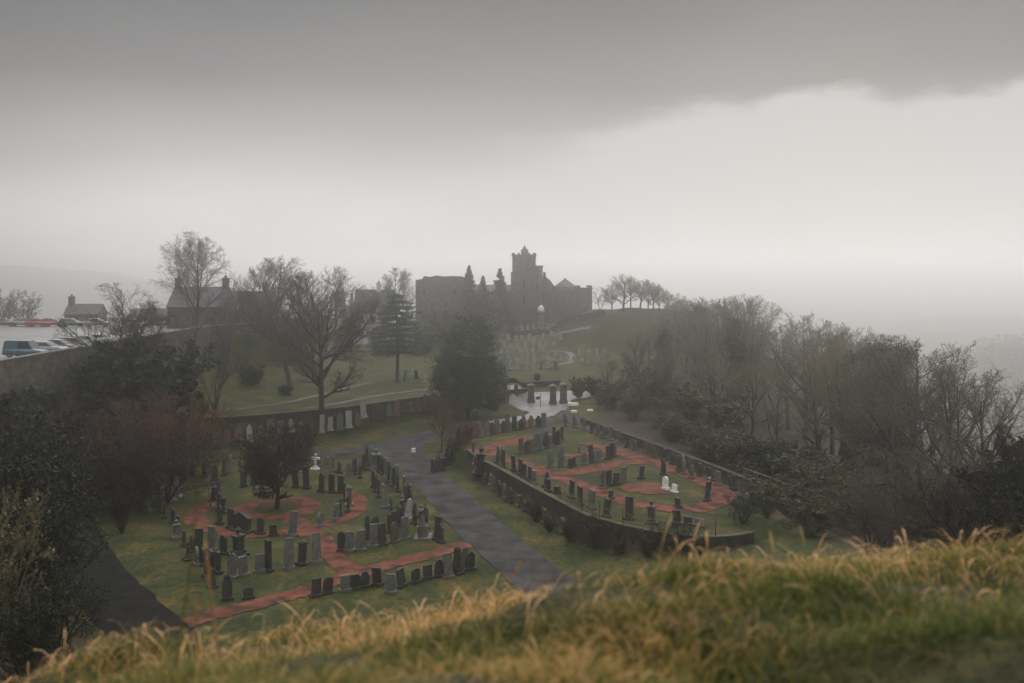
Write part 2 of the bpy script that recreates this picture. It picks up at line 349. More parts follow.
# pale paths on the upper lawn and in the old churchyard
strip('footpath',[W(236,409,3.5),W(280,402.5,3.6),W(311,395,3.7),W(345,387,3.8),W(372,381,3.8)],.9,M['pale_path'],.05)
strip('footpath',[W(300,409,3.4),W(330,405,3.4),W(367,398,3.5),W(414,391,3.6),W(440,387,3.7)],.9,M['pale_path'],.054)
def WT(px,d,w=None): x=(px-CX)/F*d; return (x,d) if w is None else (x,d,w)
strip('footpath',[WT(536,170,.6),WT(548,170.5,.8),WT(558,172,1.2),WT(569,175,1.6),WT(573,181,1.3),WT(567,187,1.0),WT(555,189,.8),WT(538,189,.6)],2.4,M['old_path'],.06)
strip('footpath',[WT(512,206,.8),WT(535,207,.8),WT(562,203,.8),WT(590,197,.8)],.8,M['old_path'],.06)
strip('footpath',[WT(545,232,3),WT(562,233,3),WT(572,236,2)],2.4,M['pale_path'],.06)
# car park surface
cpb=MB(); cpb.add([(WX-.3,60,12.06),(WX-.3,146,12.06),(-46.3,150,12.06),(-38.6,160,12.06),(-40.5,171,12.06),(-160,171,12.06),(-160,60,12.06)],[(0,1,2,3,4,5,6)])
tag(cpb.build('car_park',M['tarmac_sheen']),kind='structure')

# ------------------------------------------------------------------ walls and fences
def wall(label,pts,thick,top,bottom,m,cap_m,name='stone_wall',cap=.12,n=5,over=.08):
    t=thing(name,label,'wall'); L=smooth_line(pts,n); b=MB(); c=MB()
    def ring(i,w,z0,z1):
        tt=L[min(i+1,len(L)-1)][:2]-L[max(i-1,0)][:2]; tt=tt/np.linalg.norm(tt); nn=np.array([-tt[1],tt[0]])
        a=L[i][:2]-nn*w/2; q=L[i][:2]+nn*w/2
        return [(a[0],a[1],z0),(q[0],q[1],z0),(q[0],q[1],z1),(a[0],a[1],z1)]
    tp_=(lambda i: top) if not callable(top) else (lambda i: top(*L[i][:2])); bt=(lambda i: bottom) if not callable(bottom) else (lambda i: bottom(*L[i][:2]))
    b.loft([ring(i,thick,bt(i),tp_(i)) for i in range(len(L))]); b.build('masonry',m,t)
    if cap: c.loft([ring(i,thick+2*over,tp_(i),tp_(i)+cap) for i in range(len(L))]); c.build('coping',cap_m,t)
    return t
wall('long rubble stone wall holding up the car park with pale coping',[(WX+.35,62),(WX+.35,90),(WX+.35,120),(WX+.35,146),(-45.7,150.5),(-38.3,159.5)],.6,12.75,lambda x,y:min(hz(x,y),8)-4,M['rubble'],M['coping'])
wall('long dark retaining wall below the upper lawn with tombs against it',[(x+.1,y+.25) for x,y in wall_line],.5,lambda x,y:3.55+.02*(y-112)*.3,lambda x,y:-.5,M['rubble_dark'],M['mossy'])
tf=[xy(p) for p in terr_front]
wall('dark retaining wall along the front edge of the red path terrace',[(x-.05,y-.1) for x,y in tf[1:]],.45,2.06,-1.5,M['rubble_dark'],M['mossy'],cap=.08,over=.03)
tb=[xy(P(*q,2)) for q in [(576,424),(600,433),(650,451.5),(700,471),(740,487.5),(772,501)]]
wall('low mossy boundary wall between the terrace and the wood',[(x+.8,y+.8) for x,y in tb],.4,lambda x,y:2.55,lambda x,y:-1,M['rubble'],M['rubble_dark'])
wall('low dark wall behind the road beyond the gate piers',[WT(496,146.5),WT(520,147),WT(548,148),WT(560,149)],.4,lambda x,y:hz(x,y)+.7,lambda x,y:hz(x,y)-.5,M['rubble_dark'],M['rubble_dark'])
wall('faint curved low wall across the misty old churchyard',[WT(508,214),WT(538,215),WT(562,209),WT(584,203),WT(604,199)],.4,lambda x,y:hz(x,y)+1.0,lambda x,y:hz(x,y)-.5,M['rubble'],M['rubble_dark'])
# iron fence on the front of the terrace
fl=smooth_line([xy(P(*q,2.1)) for q in [(560,499),(586,512.5),(607,519.5),(640,527.5),(677,533.5),(715,535.5)]],12)
t=thing('iron_fence','thin rusty iron railing along the terrace front edge','fence')
fb=MB(); rl=MB(); seg=[]; cum=0
for i in range(len(fl)-1):
    a,b_=fl[i],fl[i+1]; d=np.linalg.norm(b_-a); k=max(1,int(d/.16))
    for j in range(k):
        q=a+(b_-a)*j/k; seg.append((q[0],q[1]-.2,2.2,q[0],q[1]-.2,3.15,.019,.017))
    rl.tubes([(a[0],a[1]-.2,2.95,b_[0],b_[1]-.2,2.95,.022,.022),(a[0],a[1]-.2,2.4,b_[0],b_[1]-.2,2.4,.022,.022)],4)
fb.tubes(seg,4); fb.build('railing_bars',M['iron_rust'],t); rl.build('rail',M['iron_rust'],t)
for i in range(0,len(fl),10):
    pb=MB(); pb.tubes([(fl[i][0],fl[i][1]-.2,2.1,fl[i][0],fl[i][1]-.2,3.35,.04,.035)],6); pb.build('post',M['iron'],t)
# timber handrails at the right end
def handrail(label,a,b_,n):
    t=thing('handrail',label,'handrail'); a=np.array(a);b_=np.array(b_)
    q=MB(); q.tubes([(*(a+[0,0,1.0]),*(b_+[0,0,1.0]),.05,.05)],6); q.build('rail',M['timber'],t)
    q=MB(); q.tubes([(*(a+[0,0,.5]),*(b_+[0,0,.5]),.04,.04)],6); q.build('rail',M['timber'],t)
    for i in range(n):
        p=a+(b_-a)*i/(n-1); pm=MB(); pm.box((p[0],p[1],p[2]+.35),(.1,.1,1.6)); pm.build('post',M['timber'],t)
handrail('long grey timber handrail running down beside the wood',P(744,479,2.2),P(800,500,2.2),5)
handrail('short grey timber handrail on steps at terrace corner',P(755,495,2.2),P(764,512,1.6),3)

# ------------------------------------------------------------------ gate piers, post, slabs
def pier(px,py,d,h,w,label):
    t=thing('gate_pier',label,'gate pier',(*WT(px,d),hz(*WT(px,d))),.1,'stone gate piers')
    b=MB(); b.box((0,0,.2),(w+.2,w+.2,.6)); b.build('plinth',M['ashlar'],t)
    b=MB(); b.box((0,0,h/2+.35),(w,w,h-.3)); b.build('shaft',M['ashlar'],t)
    b=MB(); b.box((0,0,h+.3),(w+.25,w+.25,.2)); b.box((0,0,h+.5),(w+.1,w+.1,.25),0,.3); b.build('cap',M['coping'],t)
pier(531,410,135,2.3,.85,'square stone gate pier on the left of the road')
pier(553,411,133.5,2.4,.85,'middle square stone gate pier beside the narrow opening')
pier(563.5,411,134,2.5,.9,'right hand stone gate pier beside the reddish hedge')
p=WT(540.5,131); t=thing('sign_post','thin dark post with a small notice between gate piers','sign post',(*p,hz(*p)))
b=MB(); b.tubes([(0,0,-.2,0,0,2.0,.05,.05)],6); b.build('post',M['iron'],t)
b=MB(); b.box((-.35,-.04,1.4),(.5,.04,.4)); b.build('sign_board',M['sign'],t)
def low_slab(px,d,s,label,name='flat_slab',m=None):
    p=WT(px,d); t=thing(name,label,'stone slab',(*p,hz(*p)+.02),random.uniform(-.3,.3))
    b=MB(); b.box((0,0,s[2]/2),s,0,.92); b.build('slab',m or M['white'],t)
    b=MB(); b.box((0,0,.03),(s[0]+.2,s[1]+.2,.1)); b.build('footing',M['coping'],t)
low_slab(573,131,(1.5,.8,.45),'white low slab on the verge right of the gate, upper one')
low_slab(574,124.5,(.8,.6,.35),'small white slab on verge nearest the forked road')
low_slab(590,125.5,(.8,.6,.3),'small white slab below the rust coloured hedge')
low_slab(413.5,107.5,(.45,.4,.5),'small white marker block on grass corner by road fork','marker_block')

# ------------------------------------------------------------------ gravestones
def stone_meshes(style,m):
    b=MB(); p=MB()
    if style in('flat','round','gothic','shoulder','ogee'):
        w=.40
        if style=='flat': pr=[(-w,0),(w,0),(w*.97,.97),(w*.9,1),(-w*.9,1),(-w*.97,.97)]
        elif style=='round': pr=[(-w,0),(w,0),(w,.72)]+[(w*cos(a),.72+.28*sin(a)) for a in np.linspace(.15,pi-.15,9)]+[(-w,.72)]
        elif style=='gothic': pr=[(-w,0),(w,0),(w,.66),(w*.8,.80),(w*.45,.93),(0,1),(-w*.45,.93),(-w*.8,.80),(-w,.66)]
        elif style=='ogee': pr=[(-w,0),(w,0),(w*.94,.76),(w*.62,.82),(w*.4,.94),(0,1),(-w*.4,.94),(-w*.62,.82),(-w*.94,.76)]
        else: pr=[(-w,0),(w,0),(w,.74),(w*.72,.74)]+[(w*.72*cos(a),.78+.22*sin(a)) for a in np.linspace(0,pi,9)]+[(-w*.72,.74),(-w,.74)]
        b.prism(pr,-.075,.075); p.box((0,0,.0),(1.0,.36,.22))
    elif style=='obelisk':
        b.box((0,0,.55),(.30,.30,.8),0,.62); b.box((0,0,.985),(.186,.186,.09),0,.05); b.box((0,0,.12),(.40,.40,.12))
        p.box((0,0,0),(.62,.62,.16))
    elif style=='cross':
        b.box((0,0,.5),(.15,.12,1.0)); b.box((-.2,0,.70),(.25,.12,.14)); b.box((.2,0,.70),(.25,.12,.14)); b.box((0,0,.09),(.42,.32,.14),0,.8)
        p.box((0,0,-.01),(.66,.48,.14))
    elif style=='celtic':
        b.box((0,0,.52),(.15,.12,.96)); b.box((-.19,0,.74),(.23,.12,.14)); b.box((.19,0,.74),(.23,.12,.14))
        ri=[[(r*cos(a),y,.74+r*sin(a)) for r,y in((.17,-.045),(.22,-.045),(.22,.045),(.17,.045))] for a in np.linspace(0,2*pi,17)]
        b.loft(ri,cap=False); b.box((0,0,.10),(.42,.32,.2),0,.75); p.box((0,0,-.02),(.7,.5,.12))
    elif style=='urn':
        b.box((0,0,.36),(.34,.34,.56)); b.box((0,0,.67),(.46,.46,.07)); b.lathe([(.05,.70),(.09,.72),(.04,.76),(.12,.84),(.13,.90),(.07,.94),(.03,.99),(.005,1.0)],10)
        b.box((0,0,.1),(.46,.46,.12)); p.box((0,0,0),(.66,.66,.16))
    elif style=='pediment':
        b.prism([(-.6,0),(.6,0),(.6,.62),(.72,.64),(.72,.72),(0,1),(-.72,.72),(-.72,.64),(-.6,.62)],-.16,.16); p.box((0,0,0),(1.6,.6,.2))
    elif style=='pillar':
        b.box((0,0,.42),(.30,.28,.80)); b.box((0,0,.84),(.40,.36,.06)); b.lathe([(.17,.87),(.15,.92),(.08,.97),(.01,1.0)],10); p.box((0,0,.02),(.5,.48,.16))
    elif style=='angel':
        b.box((0,0,.18),(.34,.34,.34)); b.lathe([(.15,.35),(.12,.45),(.10,.60),(.085,.70),(.12,.79),(.10,.83),(.04,.855),(.04,.87),(.062,.90),(.06,.95),(.02,.985)],10)
        b.tubes([(-.11,0,.79,-.15,-.09,.66,.035,.03),(-.15,-.09,.66,-.03,-.15,.70,.03,.022),(.11,0,.79,.17,-.06,.92,.035,.03),(.17,-.06,.92,.18,-.08,1.03,.028,.02)],6)
        for s in(-1,1): b.prism([(s*.03,.80),(s*.18,.86),(s*.22,.72),(s*.12,.5),(s*.05,.6)][::s],.07,.10)
        p.box((0,0,0),(.6,.6,.16))
    pm='dark' if m=='dark' else m
    return b.mesh('gravestone',STONE[m][1]), p.mesh('plinth',STONE[pm][1])
_cache={}
SHAPE={'flat':'flat-topped','round':'round-topped','gothic':'pointed','shoulder':'shouldered','ogee':'curved-top','obelisk':'obelisk','cross':'cross-shaped','celtic':'ringed-cross','urn':'urn-topped','pediment':'pedimented','pillar':'pillar','angel':'angel-topped'}
ORD=['first','second','third','fourth','fifth','sixth','seventh','eighth','ninth','tenth','eleventh','twelfth','thirteenth','fourteenth','fifteenth','sixteenth','seventeenth','eighteenth','nineteenth','twentieth',
     'twenty-first','twenty-second','twenty-third','twenty-fourth','twenty-fifth','twenty-sixth','twenty-seventh','twenty-eighth','twenty-ninth','thirtieth','thirty-first','thirty-second','thirty-third','thirty-fourth']
nstone=0
def grave(x,y,z,h,style,colr,rz,label,group,wid=None):
    global nstone
    k=(style,colr)
    if k not in _cache: _cache[k]=stone_meshes(*k)
    s=link('gravestone',_cache[k][0],None,(x,y,z+.10),rz)
    w=wid*.75 if wid else (.80 if style in('flat','round','gothic','shoulder','ogee') else h*.85)
    s.scale=(w,w if style not in('flat','round','gothic','shoulder','ogee') else 1.2,h); s.rotation_euler=(random.gauss(0,.045),random.gauss(0,.05),rz)
    tag(s,label,'gravestone',group)
    p=link('plinth',_cache[k][1],s); p.scale=(1,1,1/h if h>1 else 1)
    nstone+=1
SLABS=['flat','round','gothic','shoulder','ogee','flat','round']
def row(name,pts,z,hpx,n,cols=('dark','grey','dark','pale','brown','pink'),styles=None,rot=None,jit=.12,hj=.25,wid=None,ends='from the left'):
    """pts are base points in the photo; z height of that ground (None: terrain)"""
    if z is None: L=np.array([WT(*q) for q in pts])
    else: L=np.array([xy(P(q[0],q[1],z)) for q in pts])
    if len(L)==n: Q=L
    else:
        S=smooth_line(L,8); d=np.concatenate([[0],np.cumsum(np.linalg.norm(np.diff(S,axis=0),axis=1))]); ss=np.linspace(0,d[-1],n)
        Q=np.stack([np.interp(ss,d,S[:,0]),np.interp(ss,d,S[:,1])],1)
    for i in range(n):
        a,b_=Q[max(i-1,0)],Q[min(i+1,n-1)]; ang=atan2(b_[1]-a[1],b_[0]-a[0]) if rot is None else rot
        x,y=Q[i]+np.array([random.gauss(0,jit),random.gauss(0,jit)])
        hp=hpx[i] if isinstance(hpx,(list,tuple)) else hpx*random.uniform(1-hj,1+hj)
        st=styles[i%len(styles)] if styles else (random.choice(SLABS) if random.random()<.86 else random.choice(['obelisk','pillar','urn','cross']))
        c=cols[i] if len(cols)==n else random.choice(cols)
        lab=f"{STONE[c][0]} {SHAPE[st]} gravestone, {ORD[i]} {ends} {name}"
        if n==1: lab=ends
        grave(x,y,hz(x,y),max(.5,hp*y/F),st,c,ang+random.gauss(0,.06),lab,'gravestones '+name,wid)
D=('dark',)
# ring garden
row('in the row along the road verge',[(366,463),(385,478),(398,490),(406,500),(410,512)],0,19,18,('dark','dark','dark','grey','pink'))
row('at the end of the road verge row',[(404,522),(409,519),(415,524),(424,529)],0,[22,19,21,20],4,('dark','pale','dark','dark'),['flat','obelisk','gothic','flat'])
row('in the arc behind the ring tree',[(318,467),(325,468),(333,471),(340,473),(347,475),(355,474),(362,470)],0,14,7,('dark','grey','grey','dark'))
row('beside the white cross by the arc',[(315,470)],0,[15],1,('white',),['cross'],ends='white stone cross standing at the back of the ring garden')
row('on the upper right of the ring lawn',[(296,488),(307,489),(321,491),(331,493),(341,494)],0,[17,20,18,18,17],5,('dark','dark','dark','dark','dark'),['flat','flat','round','flat','flat'])
row('on the right of the ring lawn',[(344,500),(347,506),(348,512),(342,516),(334,520),(322,527)],0,[17,20,19,16,15,14],6,('dark','grey','dark','dark','grey','grey'))
row('on the front of the ring lawn',[(218,524),(231,528),(243,531),(258,535),(275,536),(292,536)],0,[18,19,19,15,10,24],6,('dark','dark','dark','dark','dark','grey'),['round','flat','pediment','flat','flat','flat'])
row('on the left of the ring lawn',[(221,514),(218,510),(213,507),(211,501),(217,498)],0,[17,16,18,18,16],5,('dark','dark','grey','dark','dark'))
row('on the ring lawn under the tree',[(243,487),(252,485),(262,484),(256,493)],0,[14,15,14,5],4,('dark','dark','dark','pale'),['flat','flat','round','flat'])
row('in the front row facing the red path',[(198,552),(211,551),(222,555),(238,556),(270,571),(287,570),(303,565),(318,563)],0,[22,23,18,28,30,30,24,28],8,('dark','grey','dark','dark','dark','grey','dark','grey'),['flat','flat','round','urn','flat','flat','pillar','flat'])
row('in the low row in front of the urn',[(202,566),(212,570),(219,574),(231,579),(245,576),(259,573)],0,[16,18,20,24,19,17],6,('dark','dark','dark','grey','grey','grey'),['round','flat','flat','shoulder','flat','flat'])
row('on the grass below the front row',[(227,600),(245,598)],0,[24,10],2,('dark','dark'),['shoulder','round'])
row('in the pale group by the left drive',[(150,512),(163,504),(167,499),(171,502),(177,497),(160,512)],0,[12,16,15,14,20,14],6,('grey','pale','grey','pale','pale','dark'))
row('between the ring path and the arc',[(272,476),(283,477),(372,488),(378,497),(384,507)],0,[14,15,16,17,17],5,('dark','grey','dark','dark','grey'))
row('in the second row behind the road verge',[(362,478),(373,492),(382,503),(390,515),(398,527)],0,[16,17,18,19,20],5,('dark','dark','grey','dark','dark'))
row('between the urn and the left drive',[(186,560),(194,566),(205,577),(214,586)],0,[17,18,17,18],4,('dark','grey','dark','dark'))
row('in the dark row down the left lawn',[(166,518),(170,524),(175,530),(178,538),(184,546),(190,552)],0,[13,14,13,18,14,16],6,('dark','dark','dark','grey','dark','dark'))
row('in the row left of the ring path',[(186,474),(195,476),(204,478),(213,480),(223,476),(233,472)],0,15,6,('dark','grey','grey','dark'))
row('in the shade beyond the left drive',[(38,470),(26,474),(14,477),(45,466)],1.6,[18,15,14,15],4,('grey','dark','dark','dark'))
row('in the cluster above the lower red path',[(343,552),(351,552),(361,551),(372,548),(382,546),(393,543),(404,540)],0,[19,19,20,22,21,20,21],7,('dark','grey','grey','grey','dark','brown','grey'),['round','flat','flat','flat','flat','shoulder','flat'])
row('behind the cluster above the red path',[(368,538),(377,537),(388,533),(396,531)],0,[22,20,17,18],4,('dark','dark','dark','dark'),['obelisk','round','flat','flat'])
row('on the pedestal beside the cluster',[(422,538)],0,[34],1,('grey',),['angel'],ends='grey angel statue on a pedestal beside the tarmac road')
row('at the corner by the lower red path',[(437,541),(443,543)],0,[23,18],2,D)
row('in the row below the lower red path',[(318,597),(329,594),(342,592),(354,590),(365,588),(376,586),(390,593),(404,587),(415,582),(426,580),(437,577),(449,578),(456,573),(462,571),(468,570)],0,[17,16,15,14,15,17,18,17,14,13,17,24,26,22,18],15,('dark','dark','grey','dark','dark','dark','grey','dark','dark','dark','dark','grey','dark','brown','dark'),
    ['flat','round','flat','flat','shoulder','flat','flat','flat','round','flat','gothic','flat','obelisk','round','gothic'])
# against the long retaining wall
wl=smooth_line(wall_line,6); wl=wl[[i for i in range(len(wl)) if -40<wl[i][0]<-9.5]]
_save=len(wl); 
def row_world(name,Q,h,cols,styles=None,ends='from the left',rot=None):
    n=len(Q)
    for i in range(n):
        a,b_=Q[max(i-1,0)],Q[min(i+1,n-1)]; ang=atan2(b_[1]-a[1],b_[0]-a[0]) if rot is None else rot
        x,y=Q[i][0]+random.gauss(0,.1),Q[i][1]+random.gauss(0,.08); st=(styles or SLABS)[random.randrange(len(styles or SLABS))]; c=random.choice(cols)
        grave(x,y,hz(x,y),h*random.uniform(.72,1.2),st,c,ang+random.gauss(0,.05),f"{STONE[c][0]} {SHAPE[st]} gravestone, {ORD[i]} {ends} {name}",'gravestones '+name,random.uniform(1.0,1.7))
def resample(L,n):
    L=np.asarray(L,float); d=np.concatenate([[0],np.cumsum(np.linalg.norm(np.diff(L,axis=0),axis=1))]); ss=np.linspace(0,d[-1],n)
    return np.stack([np.interp(ss,d,L[:,0]),np.interp(ss,d,L[:,1])],1)
Q=resample(wl,29)+np.array([[.15,-.75]])
row_world('against the long retaining wall',Q,1.95,('grey','pale','dark','pale','grey','pink'))
row('on the verge left of the gate',[(440,421),(456,417),(470,414),(484,411),(500,408),(514,407)],1.2,12,13,('grey','grey','brown','pale'))
# terrace
row('along the terrace edge by the upper road',[(434,458),(441,453),(450,449),(462,445),(478,441),(495,437),(515,434),(532,431),(545,430)],1.6,14,24,('dark','dark','grey','brown','pink'))
row('in the dark clump by the brown tree',[(432,462),(438,463),(445,461),(448,456)],1.0,[12,11,13,14],4,D)
row('beside the rust coloured shrub',[(481,461)],2,[27],1,('dark',),['urn'],ends='dark urn-topped monument beside the rust shrub at the terrace corner')
row('on the bank below the terrace wall',[(472,466),(480,474),(488,480),(497,487),(506,493),(515,499),(526,506),(537,513),(548,521),(558,528)],.6,12,17,('dark','brown','grey','brown'),['round','shoulder','flat','gothic'])
row('along the front railing of the terrace',[(497,464),(501.5,465.5),(506.5,468),(514,472),(520,475),(525,478),(530,481),(535,484),(546,488),(551,492),(559,494),(569,499),(578,505),(591,509),(607,517),(626,520.5),(654,523),(675,524.5),(688,525.5),(700,526)],2,
    [17,18,18,15,15,14,14,13,15,12,6,17,18,18,17,22,23,13,7,5],20,('dark','grey','dark','dark','dark','dark','dark','grey','dark','dark','dark','dark','dark','grey','dark','dark','brown','dark','dark','grey'),
    ['flat','gothic','flat','flat','flat','flat','flat','flat','obelisk','flat','flat','flat','flat','flat','flat','flat','urn','flat','flat','flat'])
row('in the long group nearest the terrace fork',[(521,454),(525,453),(529,452),(533,451),(537,450),(541,449),(545,448),(549,447)],2,13,8,('dark','grey','brown','grey'),['flat','round','shoulder','flat'])
row('in the tight group below the fork',[(553,442),(557,444),(560,441),(563,440)],2,[15,13,12,13],4,('dark','dark','grey','dark'),['flat','round','flat','flat'])
row('in the big pair on the terrace lawn',[(552,468),(561,467)],2,[16,20],2,('grey','grey'),['flat','ogee'])
row('in the low group on the terrace lawn',[(570,467),(575,466),(583,465),(589,463),(594,462),(599,461)],2,[8,8,12,17,10,10],6,('dark','dark','grey','dark','grey','grey'),['flat','flat','round','flat','round','flat'])
row('in the close group left of the wood',[(607,459),(611,458),(615,457)],2,[13,14,14],3,('dark','dark','grey'),['flat','flat','round'])
row('in the group by the ringed cross',[(602,488),(609,486),(616,485),(625,483)],2,[17,15,11,15],4,('brown','dark','dark','grey'),['celtic','flat','flat','flat'])
row('on the middle of the terrace lawn',[(610,499),(641,479),(663,475),(578,453),(677,507)],2,[8,12,16,6,8],5,('dark','dark','dark','brown','dark'),['flat','flat','gothic','round','flat'])
row('on the right lawn of the terrace',[(677,471),(684,474),(691,479)],2,[14,15,13],3,('dark','grey','brown'),['flat','round','round'])
row('beside the red gravel turning',[(705,501),(708,498),(711,494)],2,[19,18,16],3,('dark','dark','grey'),['flat','gothic','flat'])
row('on the small red gravel square',[(666,490),(674,493)],2,[12,7],2,('white','white'),['round','flat'])
row('by the terrace corner steps',[(746,505),(752,502),(758,506)],2,[11,16,12],3,('grey','dark','dark'),['flat','gothic','flat'])
row('along the boundary wall of the wood',[(565,426),(585,430),(600,437),(625,446),(650,455),(678,466),(705,478),(735,490)],2,12,20,('grey','brown','dark','brown'))
# old churchyard
row('in the nearest churchyard row beyond the gate',[(503,165),(520,166),(540,166),(556,167)],None,10,8,('pale','grey','pale'))
b=MB(); R_=random.Random(77)
for (pa,da),(pb_,db),n in(((498,171),(566,175),12),((500,178),(556,181),9),((575,176),(604,172),5),((500,188),(545,190),8),((580,184),(606,180),4),((496,196),(560,198),10),((494,206),(550,207),9),((490,215),(548,218),10),((486,224),(540,227),10)):
    for i in range(n):
        f=(i+R_.uniform(-.25,.25))/(n-1); d_=da+(db-da)*f+R_.uniform(-2.2,2.2); p_=WT(pa+(pb_-pa)*f,d_); hh=R_.uniform(.8,1.7); ww=R_.uniform(.3,.45); z_=hz(*p_)
        pr=[(-ww,-.2),(ww,-.2),(ww,hh*.8),(ww*.5,hh),(-ww*.5,hh),(-ww,hh*.8)] if R_.random()<.5 else [(-ww,-.2),(ww,-.2),(ww,hh),(-ww,hh)]
        q=MB(); q.prism(pr,-.1,.1); b.add(q.v[0]+np.array([p_[0],p_[1],z_]),[tuple(int(t_) for t_ in f_[0]) for f_ in q.f])
tag(b.build('churchyard_gravestones',STONE['pale'][1]),kind='stuff')
row('on the pale lawn beside the layered conifer',[(406,150),(416,153),(424,147),(411,158)],None,[10,8,7,6],4,('grey','dark','pale','pale'))
print('gravestones',nstone)

# ------------------------------------------------------------------ trees
def bare(rng,h,trunk=.25,spread=.5,levels=4,r0=.30,kids=(9,8,6,4),ang=(48,42,42,45),ratio=(.55,.55,.5,.5),lean=(0,0),up=(.05,.06,.05,.03,.02),stems=1,twig_r=.013,lead=.80,fall=.35,jit=(.05,.08,.13,.18,.22),droop=0,env=None):
    """bare tree: lists of segments for trunk (+ limbs) and crown (branches and twigs)"""
    trunk_s,crown_s=[],[]
    R=random.Random(rng)
    if env: ec,er,ew=env[0]*h,env[1]*h,env[2]*h
    def ins(p,k=1.0): return True if not env else ((p[0]-lean[0]*h*.5)**2+(p[1]-lean[1]*h*.5)**2)/(ew*k)**2+((p[2]-ec)/(er*k))**2<1
    def norm(v):
        l=sqrt(v[0]*v[0]+v[1]*v[1]+v[2]*v[2])+1e-9; return (v[0]/l,v[1]/l,v[2]/l)
    nsegs=(9,7,5,3,2)
    def branch(p,d,L,r,lev):
        ns=nsegs[lev]; st=L/ns; nk=kids[lev] if lev<levels else 0
        start=trunk if lev==0 else (.18 if lev==1 else .1)
        marks=[start+(1-start)*(q+R.random())/nk for q in range(nk)] if nk else []
        rr=r; mi=0
        for i in range(ns):
            j=jit[lev]; u=up[lev]
            d=norm((d[0]+R.gauss(0,j),d[1]+R.gauss(0,j),d[2]+R.gauss(0,j)+u-(droop if lev>=3 else 0)))
            q=(p[0]+d[0]*st,p[1]+d[1]*st,p[2]+d[2]*st)
            f1=(i+1)/ns; r1=max(twig_r*.7,r*(1-.82*f1**1.1))
            if lev>=2 and not ins(q,1.04) and i>0: break
            (trunk_s if lev<=0 or (lev==1 and rr>.05) else crown_s).append((*p,*q,rr,r1,lev))
            while mi<len(marks) and marks[mi]<=f1:
                f=(marks[mi]-i/ns)*ns; b=(p[0]+(q[0]-p[0])*f,p[1]+(q[1]-p[1])*f,p[2]+(q[2]-p[2])*f)
                a=radians(ang[lev]*R.uniform(.65,1.35)); ph=R.uniform(0,2*pi) if lev else (mi*2.4+R.uniform(-.5,.5))
                ax=norm((d[1],-d[0],.01)) if abs(d[2])<.95 else (1,0,0)
                bx=(d[1]*ax[2]-d[2]*ax[1],d[2]*ax[0]-d[0]*ax[2],d[0]*ax[1]-d[1]*ax[0])
                o=(ax[0]*cos(ph)+bx[0]*sin(ph),ax[1]*cos(ph)+bx[1]*sin(ph),ax[2]*cos(ph)+bx[2]*sin(ph))
                cd=norm((d[0]*cos(a)+o[0]*sin(a),d[1]*cos(a)+o[1]*sin(a),d[2]*cos(a)+o[2]*sin(a)))
                m=marks[mi]; 
                if lev==0 and env:
                    cl=.5
                    while cl<h and ins((b[0]+cd[0]*cl,b[1]+cd[1]*cl,b[2]+cd[2]*cl)): cl+=.25
                    cl=max(1.2,cl*R.uniform(.82,1.02))
                elif lev==0: cl=h*spread*(1.0-fall*((m-start)/(1-start)))*R.uniform(.75,1.15)
                else: cl=L*ratio[lev]*(1.1-.6*m)*R.uniform(.6,1.25)
                cr=max(twig_r,min(rr,r1*1.2)*(.62 if lev==0 else .6))
                branch(b,cd,cl,cr,lev+1); mi+=1
            p=q; rr=r1
    for s in range(stems):
        if stems==1: d0=norm((lean[0],lean[1],1)); p0=(0,0,-.3); L0=h*lead
        else:
            a=2*pi*s/stems+R.uniform(-.4,.4); d0=norm((lean[0]+.32*cos(a),lean[1]+.32*sin(a),1)); p0=(.02*cos(a),.02*sin(a),-.3); L0=h*R.uniform(.75,1)
        branch(p0,d0,L0,r0,0)
    A_=np.array(trunk_s+crown_s); k=h/np.percentile(A_[:,5],99.7); n_=len(trunk_s)
    A_[:,:6]*=k
    return A_[:n_].tolist(),A_[n_:].tolist()
def tree_mesh(seg,name,m,big=7):
    b=MB(); S=np.array(seg)
    if len(S)==0: S=np.zeros((0,9))
    for lo,hi,n in((.06,9,big),(.02,.06,4),(0,.02,3)):
        q=S[(S[:,6]>=lo)&(S[:,6]<hi)]
        if len(q): b.tubes(q[:,:8],n)
    return b.mesh(name,m,smooth=True)
def bare_proto(seed,bm='bark',tm='twig',**kw):
    t,c=bare(seed,**kw); return tree_mesh(t,'trunk',M[bm]),tree_mesh(c,'crown',M[tm])
def plant_tree(name,label,cat,loc,protos,rz=0,s=1.0,group=None,names=('trunk','crown')):
    t=thing(name,label,cat,loc,rz,group,(s,s,s) if not isinstance(s,tuple) else s)
    for n,me in zip(names,protos): link(n,me,t)
    return t
def ground_at(px,d,dz=0): p=WT(px,d); return (p[0],p[1],hz(*p)-.1+dz)
def htop(px,d,ytop): return CZ-(ytop-HY)*d/F-hz(*WT(px,d))

LATE=[]
